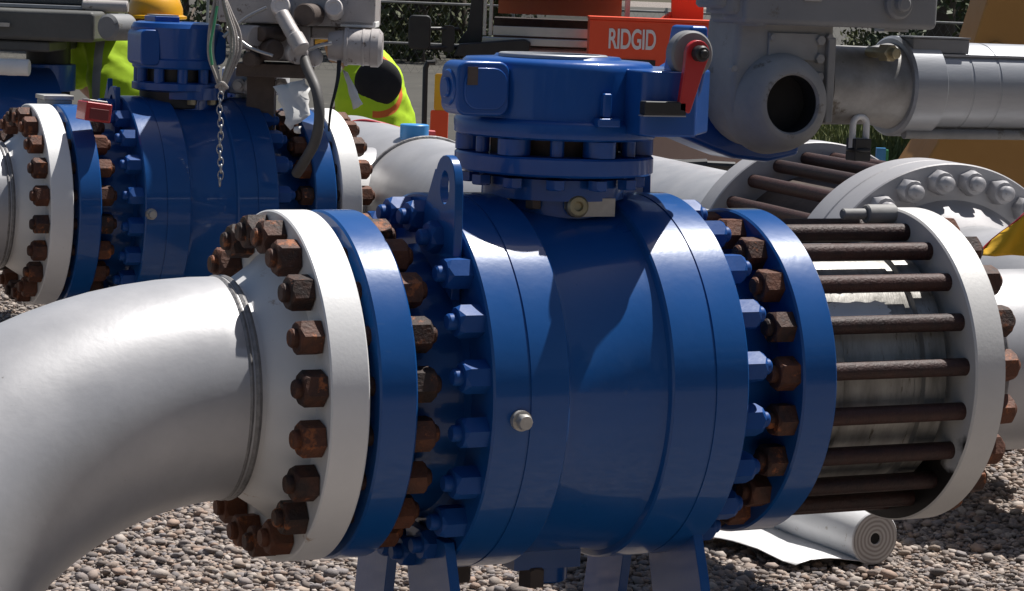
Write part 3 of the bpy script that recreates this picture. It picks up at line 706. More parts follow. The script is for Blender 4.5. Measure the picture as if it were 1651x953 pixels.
# neck and cylinder
cz = U(1500, 140, 'y', yc).z; nx0 = cc_.x+rb-.03; fx = U(1432, 140, 'y', yc).x
G().lathe([(nx0, .085), (nx0+.05, .085), (nx0+.055, .09), (fx-.05, .088), (fx, .098), (fx, 0)], TX(0, yc, cz), 64).obj('neck', mat('worn_bare_casting', (.13, .125, .115), .5, .3, (.42, .41, .4), 9, .5, bump=.2, bscale=40, spots=(.1, .08, .06), spot_scale=7, spot_lim=.6), AC)
ra_ = U(1334, 120, 'y', .105).x
G().box((ra_, .105, 1.3), (ra_+.02, .125, ztop-.02)).obj('flange_rib', GREYD, AC, bevel=.004)
for k in range(5): G().nut(.02, .014, axis_frame((ra_-.018, .12, 1.32+.04*k), (0, -1, 0))).obj('cap_screw', GREYD, AC)
ck = G().lathe([(fx, 0), (fx, .108), (fx+.006, .114), (fx+.085, .114), (fx+.09, .108), (fx+.092, .103), (fx+.16, .103), (fx+.162, .1015), (fx+.166, .1015), (fx+.168, .103), (fx+.235, .103), (fx+.237, .1015), (fx+.241, .1015), (fx+.243, .103), (fx+.9, .103), (fx+.905, .114), (fx+.99, .114), (fx+1., .105), (fx+1., 0)], TX(0, yc, cz), 96)
ck.obj('cylinder', STEEL, AC)
a = U(1470, 85, 'y', yc-.07); b2 = U(1562, 64, 'y', yc-.07)
G().box((a.x, yc-.075, a.z), (b2.x, yc-.02, b2.z)).obj('junction_block', GREY, AC, bevel=.003)
G().box((a.x-.004, yc-.08, a.z-.006), (a.x+.55, yc-.045, a.z-.001)).box((a.x-.002, yc-.078, b2.z+.0005), (b2.x, yc-.02, b2.z+.004)).obj('trim_plate', STEEL, AC)
G().box((a.x-.07, yc-.06, b2.z+.012), (a.x-.005, yc-.02, b2.z+.018)).obj('bracket_tab', STEEL, AC)
a = U(1478, 200, 'y', yc-.07)
G().tube([(a.x-.02, yc-.05, cz-.105), (a.x+.62, yc-.05, cz-.105)], .012, 16).obj('tie_bar', GREYD, AC)
p = U(1424, 85, 'y', yc-.1)
G().nut(.036, .03, axis_frame(p, (.15, -1, 0))).lathe(cyl_prof(-.05, .045, .012, .002), axis_frame(p, (.15, -1, 0)), 24).lathe([(.045, .012), (.0455, .008), (.03, .007)], axis_frame(p, (.15, -1, 0)), 20).obj('port_fitting', BRASS, AC)
# shackle with a clamp hanging under the neck
p = U(1386, 205, 'y', yc-.06)
sh = thing('shackle', 'pale steel shackle with a black clamp under the actuator neck', 'shackle', (p.x, p.y, p.z-.08))
sp_ = [Vector((p.x-.018, p.y, p.z-.05))]+[Vector((p.x-.018*math.cos(PI*k/10), p.y, p.z+.006+.018*math.sin(PI*k/10))) for k in range(11)]+[Vector((p.x+.018, p.y, p.z-.05))]
G().tube(sp_, .0075, 12).obj('bow', WHITEM, sh)
G().box((p.x-.021, p.y-.02, p.z-.075), (p.x+.021, p.y+.02, p.z-.025)).lathe(cyl_prof(p.z-.056, p.z-.046, .028), axis_frame((p.x, p.y, 0), (0, 0, 1)), 24).obj('clamp', BLACK, sh, bevel=.004)

# ------------------------------------------------------------------ cross line with the big bolted flange at the right
cF = un(1524, 502, 7.8); psi = -1.695
n3 = Vector((math.cos(psi), math.sin(psi), 0))
T3 = axis_frame(cF, n3)
sR = .478/.343
B3 = thing('cross_line_flange', 'large white flange with capped white nuts at right behind the actuator', 'pipe flange', (cF.x, cF.y, 0))
G().lathe([(-.245, .1), (-.245, .36), (-.125, .36), (-.125, .474), (-.121, .478), (-.004, .478), (0, .474), (0, .36), (.02, .345), (.15, .30), (.18, .295)], T3, 128).obj('weld_neck_flange', SHADEW, B3)
G().lathe([(-.245, .1), (-.245, .474), (-.241, .478), (-.135, .478), (-.131, .474), (-.131, .3)], T3, 128).obj('backing_flange', SHADEW, B3)
hd = [cF+n3*.17, cF+n3*.3]
pth = [cF+n3*.17]+[cF+n3*(.2+.45*math.sin(math.radians(9*k)))+Vector((.45*(1-math.cos(math.radians(9*k))), 0, 0)) for k in range(11)]
pth.append(pth[-1]+Vector((4, 0, 0)))
G().tube(pth, .295, 64, False).obj('elbow', SILVER, B3, ang=60)
for k in range(24):
    a = 2*PI*(k+.5)/24
    Tk = T3 @ TX(0, .42*math.cos(a), .42*math.sin(a))
    if math.sin(a) < -.3: continue
    o = bpy.data.objects.new('capped_nut', WNUTM); COL.objects.link(o); o.parent = B3; o.matrix_parent_inverse = world_full(B3).inverted(); o.matrix_basis = Tk @ Matrix.Rotation(a, 4, 'X')
C3 = thing('caged_check_valve', 'dark caged check valve between white flanges under the actuator', 'check valve', (cF.x-n3.x*.6, cF.y-n3.y*.6, 0))
G().lathe([(-1.11, .1), (-1.11, .47), (-1.106, .478), (-1.004, .478), (-1., .474), (-1., .36), (-1.0, .1)], T3, 128).obj('weld_neck_flange', SHADEW, C3)
G().lathe([(-1.0, .36), (-.245, .36)], T3, 96).obj('valve_casing', BROWN, C3)
G().lathe([(-1.11, .35), (-1.3, .3), (-3.5, .3)], T3, 64).obj('pipe_run', SILVER, C3)
bolt_circle(C3, T3, .42, 24, .76, -1.002, left=False, right=False, keep=lambda a: math.sin(a) > -.3, rs=.024)

# ------------------------------------------------------------------ gearbox and gear of valve two
def U2(px, py, dy=0): return U(px, py, 'y', Y2+dy)
G2 = thing('worm_gearbox', 'small blue gearbox on the rear blue valve beside the hi-vis worker', 'gearbox', (SX2, Y2, 1.18))
cx2 = U2(284, 110).x
TZ2 = axis_frame((cx2, Y2, 0), (0, 0, 1))
G().lathe([(1.175, 0), (1.175, .13), (1.182, .152), (1.205, .152), (1.21, .14), (1.21, .1)], TZ2, 64).obj('lower_flange', BLUE2, G2)
G().lathe(cyl_prof(1.2, 1.27, .11), TZ2, 48).obj('spool', BLACK, G2)
for k in range(10):
    a = 2*PI*(k+.3)/10; G().lathe(cyl_prof(1.205, 1.26, .018, .001), axis_frame((cx2+.13*math.cos(a), Y2+.13*math.sin(a), 0), (0, 0, 1)), 16).obj('flange_bolt', BLUE2, G2)
G().lathe([(1.255, 0), (1.255, .148), (1.26, .152), (1.285, .152), (1.29, .146), (1.3, .146), (1.395, .158), (1.41, .15), (1.415, .13), (1.415, 0)], TZ2, 96).obj('gear_drum', BLUE2, G2)
a = U2(224, 105, -.1); b2 = U2(256, 48, -.1)
G().prism(rrect(a.x, b2.x, a.z, b2.z, .02), Y2-.12, Y2+.05).obj('worm_housing', BLUE2, G2, bevel=.006)
a = U2(336, 105, -.1); b2 = U2(366, 50, -.1)
G().prism(rrect(a.x, b2.x, a.z, b2.z, .03), Y2-.1, Y2+.1).obj('end_housing', BLUE2, G2, bevel=.006)
a = U2(247, 48, -.05); b2 = U2(287, 27, -.05)
G().box((a.x, Y2-.07, a.z-.01), (b2.x, Y2+.06, b2.z)).obj('indicator_box', BLUE2, G2, bevel=.003)
G().box((a.x+.01, Y2-.065, b2.z+.0005), (b2.x-.002, Y2+.06, b2.z+.005)).obj('indicator_lid', PLATE, G2)
a = U2(283, 49, -.06); G().box((a.x, Y2-.08, a.z-.002), (a.x+.036, Y2-.03, a.z+.025)).obj('limit_switch', PLATE, G2, bevel=.002)
G().lathe(cyl_prof(1.12, 1.18, .125), TZ2, 48).obj('gasket_ring', BLACK, G2)

# red locator box and small grey boxes perched on the rear valve
a = U(137, 190, 'y', Y2-.3)
rb_ = thing('red_meter_box', 'small red meter with pale lid on the rear valve joint', 'meter', (a.x, a.y, a.z))
Tm = axis_frame((a.x, Y2-.3, a.z), (1, .1, -.12))
G().box((0, 0, -.008), (.092, .09, .055), Tm).obj('case', RED, rb_, bevel=.005)
G().box((.012, .006, .0555), (.075, .084, .063), Tm).obj('lid', PLATE, rb_, bevel=.002)
G().box((.014, -.003, .0), (.08, .0, .035), Tm).obj('face', mat('dull_red', (.2, .03, .03), .5), rb_, bevel=.001)
a = U(66, 176, 'y', Y2+.1)
jb = thing('junction_box', 'small grey junction box standing behind the rear valve flange', 'box', (a.x, Y2+.1, a.z))
G().box((a.x, Y2+.06, a.z-.06), (a.x+.1, Y2+.16, a.z+.035)).obj('case', GREYD, jb, bevel=.004)
G().box((a.x-.004, Y2+.055, a.z+.0355), (a.x+.104, Y2+.165, a.z+.05)).obj('lid', PLATE, jb, bevel=.002)
G().tube([(a.x+.05, Y2+.11, a.z-.05), (a.x+.05, Y2+.11, 0)], .014, 10).obj('post', GREYD, jb)

# ------------------------------------------------------------------ control manifold above valve two
D2 = 8.25
def K(px, py, d=D2): return un(px, py, d)
s8 = D2/FPX
CM = thing('control_manifold', 'dirty white control manifold with round caps and hose, hung with chains', 'valve control', K(470, 130))
TK = VF(K(478, 0, D2)); 
def lb(x0, y0, x1, y1, d0, d1):       # box from photo pixels at the manifold's distance, y0 above y1
    o = K(478, 0, D2)
    return ((x0-478)*s8, d0, -(y1)*s8), ((x1-478)*s8, d1, -(y0)*s8)
G().box(*lb(352, -70, 606, 40, 0, .3), TK).obj('housing', OFFW, CM, bevel=.008)
G().box(*lb(500, 41, 600, 62, .06, .25), TK).box(*lb(395, 41, 500, 100, .05, .25), TK).obj('body_block', OFFW, CM, bevel=.01)
G().box(*lb(383, 104, 500, 126, .0, .25), TK).obj('base_plate', BROWN, CM, bevel=.004)
for px, py, r in ((452, 9, 15), (538, 12, 14)):
    c = K(px, py, D2-.06); G().lathe([(-.06, 0), (-.06, r*s8*1.05), (.0, r*s8*1.05), (.002, r*s8), (.006, r*s8*.92), (.006, r*s8*.6), (.003, r*s8*.55), (.003, 0)], axis_frame(c, -FH+Vector((0, 0, .25))), 36).obj('gauge_cap', mat('gauge_white', (.62, .58, .56), .4), CM)
c = K(504, 24, D2-.03); G().lathe(cyl_prof(-.02, .08, 18*s8, .004), axis_frame(c, -FH-RH*.3), 32).obj('plug_cap', BROWN, CM)
# slanting cylinder
a = K(456, 26, D2-.1); b2 = K(487, 80, D2-.16); dd = b2-a
G().lathe(cyl_prof(-.01, dd.length*.62, 12*s8, .003)+[], axis_frame(a, dd), 28).lathe(cyl_prof(dd.length*.6, dd.length, 14*s8, .004), axis_frame(a, dd), 28).obj('piston', OFFW, CM)
c = K(478, 86, D2-.08); G().lathe(cyl_prof(-.05, .05, 17*s8, .006), axis_frame(c, -FH+RH*.2), 32).obj('pivot_boss', OFFW, CM)
c = K(505, 92, D2-.02); G().sphere(c, 16*s8).obj('knuckle', OFFW, CM)
# cylinder with bands at right
a = K(530, 74, D2); b2 = K(617, 78, D2); dd = b2-a; Lc = dd.length
pr = [(0, 0), (0, 22*s8), (.03, 25*s8), (Lc*.28, 26*s8), (Lc*.3, 31*s8), (Lc*.36, 31*s8), (Lc*.37, 29*s8), (Lc*.62, 29*s8), (Lc*.63, 30*s8), (Lc*.66, 30*s8), (Lc*.67, 29*s8), (Lc*.78, 29*s8), (Lc*.79, 31*s8), (Lc*.93, 31*s8), (Lc, 24*s8), (Lc, 0)]
G().lathe(pr, axis_frame(a, dd), 48).obj('motor', OFFW, CM)
G().box(*lb(549, 30, 607, 40.5, .0, .2), TK).obj('motor_cover', PAPER, CM, bevel=.004)
for px, py, r in ((395, 60, 20), (428, 80, 17), (440, 55, 12), (410, 95, 12), (470, 50, 12)):
    c = K(px, py, D2+.02); G().lathe(cyl_prof(-.05, .07, r*s8, .004), axis_frame(c, (RH*rnd.uniform(-1, 1)-FH)), 24).obj('fitting', OFFW if px % 2 else BROWN, CM)
for pts in (((360, 60), (395, 30), (430, 12)), ((365, 45), (400, 75), (440, 90)), ((470, 95), (510, 75), (535, 70))):
    G().tube(spline([K(x, y, D2-.08) for x, y in pts]), .006, 8).obj('tubing', GALV, CM)
# bracket that carries the manifold down to the ground behind the valve
G().box(*lb(395, 126, 440, 560, .12, .2), TK).obj('support_post', BROWN, CM)
# white bonnet with nuts under the base plate
c = K(412, 150, D2+.35)
WB = thing('white_valve_top', 'white bolted valve top under the control manifold', 'valve', (c.x, c.y, 0))
G().lathe([(1.17, 0), (1.17, .10), (1.175, .12), (1.255, .12), (1.26, .115), (1.26, 0)], axis_frame((c.x, c.y, 0), (0, 0, 1)), 48).lathe(cyl_prof(0, 1.2, .07), axis_frame((c.x, c.y, 0), (0, 0, 1)), 32).obj('bonnet', WHITEM, WB)
for k in range(5):
    p = K(386+17*k, 137+2*(k % 2), D2+.2); G().nut(.044, .024, axis_frame(p, -FH)).lathe([(.02, .013), (.04, .013), (.042, 0)], axis_frame(p, -FH), 16).obj('capped_nut', SHADEW, WB)

# hose, ropes, chain, tags
ho = G().tube(spline([K(488, 88, D2-.1), K(496, 112, D2-.14), K(510, 145, D2-.2), K(515, 185, D2-.22), K(509, 225, D2-.2), K(492, 258, D2-.16), K(478, 280, D2-.1)]), 8.5*s8, 14).obj('hose', HOSE)
tag(ho, 'thick grey hose curving down from the control manifold to the rear valve', 'hose')
rp = G()
for k in range(7):
    dx = (k-3)*1.6; w_ = rnd.uniform(-2, 2)
    if k % 2:
        pts = [(350, -20), (347+dx, 15), (341+dx, 50+w_), (340+dx, 90), (350+dx*.8, 122), (357, 150)]
    else:
        pts = [(356, -20), (368+dx, 20), (380+dx*1.5+w_, 55), (379+dx*1.5, 88+w_), (366+dx, 122), (358, 152)]
    rp.tube(spline([K(x, y, D2-.15-.012*(k % 3)) for x, y in pts]), 2.6*s8, 8)
rp.tube(spline([K(349, 140, D2-.2), K(358, 134, D2-.22), K(366, 142, D2-.2)]), 3.2*s8, 8)
tag(rp.obj('rope_bundle', ROPE), 'frayed grey rope strands bunched above the hanging chain', 'rope')
gs = G().tube(spline([K(350, 10, D2-.22), K(345, 40, D2-.22), K(339, 75, D2-.22), K(342, 105, D2-.22)]), 5*s8, 8, squash=.3).obj('green_strap', GREENW)
tag(gs, 'green webbing strap beside the ropes on the rear gearbox', 'strap')
ch = G(); y = 150; k = 0
while y < 294:
    p = K(355+1.2*math.sin(y*.1), y+5.5, D2-.25)
    T = VF(p) @ Matrix.Rotation(PI/2 if k % 2 == 0 else .25, 4, 'Z')
    ch.torus(7.2*s8, 1.5*s8, T, 16, 6, .58); y += 10.6; k += 1
tag(ch.obj('chain', GALV, ang=60), 'galvanised link chain hanging in front of the rear blue valve', 'chain')
def sheet(pts, name, label, m, th=.002, cat='tag'):
    vs = [Vector(p) for p in pts]; n = (vs[1]-vs[0]).cross(vs[2]-vs[0]).normalized()*th
    k = len(vs)
    g = G().add([v for v in vs]+[v+n for v in vs], [tuple(range(k)), tuple(range(2*k-1, k-1, -1))]+[(i, (i+1) % k, (i+1) % k+k, i+k) for i in range(k)])
    return tag(g.obj(name, m), label, cat)
def crumpled(quad, nx, ny, amp, m, name, label, cat):
    q = [Vector(p) for p in quad]; vs = []
    for j in range(ny+1):
        for i in range(nx+1):
            a = q[0].lerp(q[1], i/nx); b = q[3].lerp(q[2], i/nx); vs.append(a.lerp(b, j/ny)+Vector((rnd.uniform(-1, 1), rnd.uniform(-1, 1), rnd.uniform(-.4, .4)))*amp)
    fs = [(j*(nx+1)+i, j*(nx+1)+i+1, (j+1)*(nx+1)+i+1, (j+1)*(nx+1)+i) for j in range(ny) for i in range(nx)]
    o = G().add(vs, fs).obj(name, m, ang=70)
    sdm = o.modifiers.new('thick', 'SOLIDIFY'); sdm.thickness = .0015
    return tag(o, label, cat)
crumpled([K(443, 140, D2-.12), K(494, 126, D2-.1), K(503, 186, D2-.16), K(466, 210, D2-.18)], 6, 7, .008, PAPER, 'paper_tag', 'crumpled white paper tag hanging by the grey hose', 'tag')
crumpled([K(474, 205, D2-.17), K(486, 203, D2-.17), K(484, 216, D2-.17), K(474, 214, D2-.17)], 2, 2, .003, PAPER, 'paper_scrap', 'small white paper scrap below the crumpled tag', 'scrap')
st = G().tube(spline([K(547, 98, D2-.03), K(545, 125, D2-.05), K(540, 150, D2-.06), K(533, 178, D2-.06), K(530, 212, D2-.05)]), [3.6*s8*(1-.05*i/3) for i in range(33)], 8, squash=.5).obj('black_strap', BLACK)
tag(st, 'black strap hanging from the manifold motor over the lime vest', 'strap')
crumpled([K(551, 112, D2+.02), K(561, 116, D2+.02), K(585, 168, D2-.02), K(570, 177, D2-.02)], 4, 5, .003, PAPER, 'card_tag', 'stiff white card tag slanting in front of the lime vest', 'tag')

# ------------------------------------------------------------------ valve three, far left
GREYX = mat('dark_grey_casting', (.07, .07, .066), .6, .1, (.12, .12, .112), 5, .6, bump=.2)  # darker grey casting colour for the far-left actuator
D3 = 10.6; s3 = D3/FPX
def K3(px, py, d=D3): return un(px, py, d)
A3 = thing('valve_actuator', 'dark grey actuator at the far left, above the deep blue valve', 'actuator', K3(90, 100))
T3a = VF(K3(0, 0)); 
def lb3(x0, y0, x1, y1, d0, d1): return ((x0)*s3, d0, -y1*s3), (x1*s3, d1, -y0*s3)
G().box(*lb3(-60, 12, 172, 60, -.3, .9), T3a).obj('housing', GREYX, A3, bevel=.02, seg=3)  # housing deepened front to back so it shades the valve body
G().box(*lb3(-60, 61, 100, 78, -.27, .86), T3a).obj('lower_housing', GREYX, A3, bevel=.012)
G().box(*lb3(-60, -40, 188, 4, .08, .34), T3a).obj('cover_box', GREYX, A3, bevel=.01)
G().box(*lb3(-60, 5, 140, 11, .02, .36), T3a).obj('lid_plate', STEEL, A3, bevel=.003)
G().lathe(cyl_prof(-.12, .03, 21*s3, .012), axis_frame(K3(179, 44, D3-.3), -FH-RH*.55), 48).obj('end_drum', GREY, A3)
G().lathe(cyl_prof(-.1, .1, 10*s3, .005), axis_frame(K3(170, 10, D3+.02), RH), 24).obj('cap', OFFW, A3)
G().lathe(cyl_prof(1.0, 1.36, 36*s3, .01), axis_frame((K3(78, 100, D3+.2).x, K3(78, 100, D3+.2).y, 0), (0, 0, 1)), 40).obj('yoke', BLACK, A3)
G().box(*lb3(4, 34, 40, 40, -.32, -.301), T3a).obj('nameplate', PLATE, A3)
c = K3(30, 300, D3+.1)
V3 = thing('ball_valve', 'deep blue ball valve in shadow at the far left edge', 'ball valve', (c.x, c.y, 0))
G().lathe([(-.45, .1), (-.45, .34), (-.37, .34), (-.37, .26), (-.3, .27), (-.3, .377), (.22, .377), (.22, .3), (.22, .1)], axis_frame((c.x-.1, c.y, ZA), (1, 0, 0)), 96).obj('valve_body', BLUE, V3)
G().lathe(cyl_prof(1.05, 1.17, .17), axis_frame((K3(60, 100, D3+.2).x, K3(60, 100, D3+.2).y, 0), (0, 0, 1)), 48).obj('bonnet', BLUE2, V3)
a = K3(-10, 122, D3-.3); b2 = K3(44, 92, D3-.3)
tg = G().lathe(cyl_prof(0, 60*s3, 13*s3, .004), axis_frame(K3(-14, 107, D3-.3), RH), 32).lathe([(26*s3, 13.4*s3), (40*s3, 13.4*s3)], axis_frame(K3(-14, 107, D3-.3), RH), 32)
tag(tg.obj('paper_roll', PAPER), 'white roll lying under the far left grey actuator', 'roll')

# ------------------------------------------------------------------ workers
def skin_mesh(joints, edges, name, m, parent, sub=2, T=None):
    me = bpy.data.meshes.new(name)
    pts = [Vector(j[0]) for j in joints]
    if T is not None: pts = [T @ p for p in pts]
    me.from_pydata([tuple(p) for p in pts], edges, [])
    o = bpy.data.objects.new(name, me); COL.objects.link(o)
    sk = o.modifiers.new('skin', 'SKIN'); sk.use_smooth_shade = True
    for i, j in enumerate(joints):
        me.skin_vertices[0].data[i].radius = j[1] if isinstance(j[1], tuple) else (j[1], j[1])
    me.skin_vertices[0].data[0].use_root = True
    ss = o.modifiers.new('sub', 'SUBSURF'); ss.levels = sub; ss.render_levels = sub
    dg = bpy.context.evaluated_depsgraph_get(); dg.update()
    nm = bpy.data.meshes.new_from_object(o.evaluated_get(dg)); nm.name = name
    o.modifiers.clear(); o.data = nm; nm.materials.clear(); nm.materials.append(m); nm.shade_smooth()
    if parent is not None: attach(o, parent)
    return o
# worker one: stands with his back to us, head bowed to the right; x right, y away, z up from his feet
dW = 11.0
fw = un(205, 480, dW); fw.z = 0
W_1 = thing('person', 'worker in lime hi-vis shirt and yellow hard hat, back turned', 'person', fw)
TW = VF(fw)
W_1.matrix_basis = TW
def local_skin(*a, **k):
    return skin_mesh(*a, T=None, **k)
hxo = .045
joints = [((0, 0, .86), (.15, .11)), ((0, .08, 1.08), (.14, .1)), ((.02, .2, 1.26), (.15, .1)), ((.035, .28, 1.33), (.055, .06)), ((hxo-.015, .32, 1.36), (.072, .08)), ((hxo, .345, 1.42), (.078, .088)),
          ((-.1, 0, .8), (.095, .1)), ((-.12, -.01, .45), (.065, .065)), ((-.12, .03, .08), (.045, .05)), ((-.13, .14, .04), (.04, .035)),
          ((.1, 0, .8), (.095, .1)), ((.12, -.01, .45), (.065, .065)), ((.12, .03, .08), (.045, .05)), ((.13, .14, .04), (.04, .035)),
          ((-.19, .2, 1.25), (.06, .06)), ((-.265, .2, 1.1), (.05, .05)), ((-.2, .38, 1.0), (.04, .04)), ((-.16, .48, .98), (.03, .04)),
          ((.2, .22, 1.24), (.06, .06)), ((.3, .24, 1.06), (.05, .05)), ((.24, .42, .97), (.04, .04)), ((.2, .51, .95), (.03, .04))]
edges = [(0,1),(1,2),(2,3),(3,4),(4,5),(0,6),(6,7),(7,8),(8,9),(0,10),(10,11),(11,12),(12,13),(2,14),(14,15),(15,16),(16,17),(2,18),(18,19),(19,20),(20,21)]
def child_local(o, p): o.parent = p; o.matrix_parent_inverse = Matrix.Identity(4)
b_ = skin_mesh(joints, edges, 'body', SKIN, None); child_local(b_, W_1)
LIME1 = lime_cloth('lime_shirt_cloth', 'bands', [(-.175, -.135), (.16, .2)])
sj = [((0, 0, .84), (.2, .14)), ((0, .07, 1.07), (.245, .135)), ((.01, .2, 1.24), (.25, .125)), ((.04, .28, 1.31), (.1, .085)),
      ((-.215, .2, 1.245), (.09, .09)), ((-.285, .2, 1.12), (.088, .085)), ((-.265, .27, 1.06), (.08, .08)), ((.22, .22, 1.235), (.085, .085)), ((.32, .24, 1.06), (.07, .07)), ((.3, .31, 1.01), (.066, .066))]
sh1 = skin_mesh(sj, [(0,1),(1,2),(2,3),(2,4),(4,5),(5,6),(2,7),(7,8),(8,9)], 'hi_vis_shirt', LIME1, None); child_local(sh1, W_1)
tj = [((0, 0, .9), (.17, .13)), ((-.1, 0, .78), (.11, .115)), ((-.12, -.01, .46), (.085, .085)), ((-.12, .03, .1), (.075, .08)), ((.1, 0, .78), (.11, .115)), ((.12, -.01, .46), (.085, .085)), ((.12, .03, .1), (.075, .08))]
t1 = skin_mesh(tj, [(0,1),(1,2),(2,3),(0,4),(4,5),(5,6)], 'trousers', TROUS, None); child_local(t1, W_1)
hz = 1.4
hg = G().lathe([(-.02, .145), (-.016, .15), (-.006, .15), (0, .132), (.03, .13), (.07, .115), (.1, .085), (.118, .045), (.122, 0)], TX(hxo+.005, .35, hz) @ Matrix.Rotation(-PI/2, 4, 'Y') @ Matrix.Diagonal((1, 1.12, .97, 1)), 40)
for k in (-1, 0, 1):
    hg.tube([Vector((hxo+.005+.04*k, .24, hz+.06)), Vector((hxo+.005+.035*k, .34, hz+.124-.01*abs(k))), Vector((hxo+.005+.04*k, .46, hz+.06))], .008, 8)
h_ = hg.obj('hard_hat', HAT, None, centre=False, ang=50); child_local(h_, W_1)

# worker two: stooping behind the line in a lime vest, dark sleeve at the armhole
d5 = 11.2
f5 = un(600, 400, d5); f5.z = 0
W_2 = thing('person', 'stooping worker in orange-trimmed lime vest with dark sleeve', 'person', f5)
W_2.matrix_basis = VF(f5)
zs = lambda py: 1.5555-(py+8)/FPX*d5
s5 = d5/FPX
ah = ((605-600)*s5, -.19, zs(138))
j2 = [((.06, .05, .78), (.12, .12)), ((.0, .03, .98), (.12, .11)), ((-.03, .0, 1.15), (.12, .12)), ((-.12, .02, 1.25), (.06, .06)), ((-.2, .02, 1.29), (.08, .085)), ((-.25, .02, 1.27), (.07, .08)),
      ((.08, -.07, .7), (.1, .1)), ((-.05, -.1, .42), (.065, .065)), ((.03, -.1, .08), (.045, .05)), ((-.1, -.1, .04), (.035, .03)),
      ((.08, .17, .7), (.1, .1)), ((-.05, .2, .42), (.065, .065)), ((.03, .2, .08), (.045, .05)), ((-.1, .2, .04), (.035, .03)),
      ((ah[0]-.01, -.12, ah[2]), (.075, .075)), ((-.12, .02, ah[2]-.14), (.05, .05)), ((-.26, .16, ah[2]-.2), (.04, .04)), ((-.33, .2, ah[2]-.22), (.03, .035)),
      ((-.05, .2, 1.15), (.07, .07)), ((-.2, .24, .92), (.055, .055)), ((-.38, .18, .8), (.04, .04)), ((-.45, .15, .77), (.03, .035))]
e2_ = [(0,1),(1,2),(2,3),(3,4),(4,5),(0,6),(6,7),(7,8),(8,9),(0,10),(10,11),(11,12),(12,13),(2,14),(14,15),(15,16),(16,17),(2,18),(18,19),(19,20),(20,21)]
b5 = skin_mesh(j2, e2_, 'body', SKIN, None); child_local(b5, W_2)
LIME2 = lime_cloth('lime_vest_cloth', 'armhole', (ah, .1))
v5 = skin_mesh([((.06, .05, .8), (.24, .2)), ((-.03, .03, .98), (.25, .2)), ((-.04, .01, 1.1), (.24, .19)), ((-.06, .02, 1.2), (.18, .15)), ((-.14, .02, 1.25), (.1, .1))], [(0,1),(1,2),(2,3),(3,4)], 'hi_vis_vest', LIME2, None); child_local(v5, W_2)
ctx = bpy.data.textures.new('cloth_folds', 'CLOUDS'); ctx.noise_scale = .16; ctx.noise_depth = 3
for q_, st_ in ((sh1, .05), (v5, .05)):
    q_.modifiers.new('sub', 'SUBSURF').render_levels = 2
    dm = q_.modifiers.new('folds', 'DISPLACE'); dm.texture = ctx; dm.strength = st_; dm.mid_level = .5
DARKS = mat('black_shirt', (.01, .01, .012), .9, 0, (.018, .017, .018), 12, .5)
sl = G().sphere((ah[0], -.165, ah[2]), .108, 32, 20, (1, .42, 1)).tube([(ah[0], -.12, ah[2]), (-.06, -.03, ah[2]-.08), (-.12, .02, ah[2]-.14)], [.085, .07, .06], 16).obj('black_sleeve', DARKS, None, centre=False, ang=60); child_local(sl, W_2)
tr5 = skin_mesh([((.1, .05, .8), (.175, .16)), ((.08, -.07, .68), (.12, .12)), ((-.05, -.1, .42), (.085, .085)), ((.03, -.1, .1), (.075, .08)), ((.08, .17, .68), (.12, .12)), ((-.05, .2, .42), (.085, .085)), ((.03, .2, .1), (.075, .08))], [(0,1),(1,2),(2,3),(0,4),(4,5),(5,6)], 'trousers', TROUS, None); child_local(tr5, W_2)
ht = G().lathe([(-.02, .14), (-.006, .145), (0, .13), (.05, .122), (.1, .08), (.12, 0)], TX(-.235, .02, 1.33) @ Matrix.Rotation(-PI/2-.3, 4, 'Y'), 32).obj('hard_hat', HAT, None, centre=False, ang=50); child_local(ht, W_2)

# red hose lying over the pipe
rh = G()
for k in range(3):
    rh.tube(spline([un(548, 204+3*k, 9.3), un(580, 196+3*k, 9.25), un(610, 199+4*k, 9.2), un(650, 209+3*k, 9.3), un(700, 214+3*k, 9.4)]), .009, 8)
tag(rh.obj('red_hose', mat('red_rubber', (.4, .02, .03), .6, 0, (.5, .05, .06), 20)), 'loops of thin red hose lying over the silver pipe', 'hose')
# marker post and black hoop by the gearbox
p = un(707, 206, 13); 
mp_ = thing('marker_post', 'yellow and orange marker post left of the near gearbox', 'post', (p.x, p.y, 0))
zt_ = un(716, 119, 13).z; zm = un(716, 178, 13).z
G().prism(rrect(-.045, .05, 0, zm, .01), -.02, .02, 'xz', VF((p.x, p.y, 0))).obj('lower_panel', ORANGE, mp_)
G().prism(rrect(-.028, .05, zm+.001, zt_, .01), -.02, .02, 'xz', VF((p.x, p.y, 0))).obj('upper_panel', HAT, mp_)
hp = [un(686, 200, 14), un(686, 110, 14), un(690, 101, 14), un(702, 101, 14)]; hp[0].z = 0
tag(G().tube(hp, .016, 10).obj('bent_post', BLACK), 'thin black hooked post between vest and marker post', 'post')

# ------------------------------------------------------------------ service truck with tool box
DT = 15.5; sT = DT/FPX
oT = un(880, 100, DT); oT.z = 0
TR = thing('service_truck', 'pinkish-silver service truck with aluminium window and black mirror behind gearbox', 'truck', oT)
TT = VF(oT)
def X(px): return (px-880)*sT
def Z(py, d=DT): return 1.5555-(py+10)/FPX*d
def tb(x0, y0, x1, y1, d0, d1): return (X(x0), d0, Z(y1)), (X(x1), d1, Z(y0))
G().box(*tb(780, 76, 1230, 250, 0, 1.9), TT).obj('body_panel', PANEL, TR, bevel=.02)
G().box((X(776), -.03, Z(72)), (X(1020), .05, Z(60)), TT).obj('sill_ledge', ALU, TR, bevel=.005)
fr = G()
for x0, x1 in ((776, 782), (786, 792), (1004, 1012)): fr.box((X(x0), -.01, Z(58)), (X(x1), .04, 2.15), TT)
fr.box((X(793), -.008, Z(57)), (X(1003), .038, Z(42)), TT)
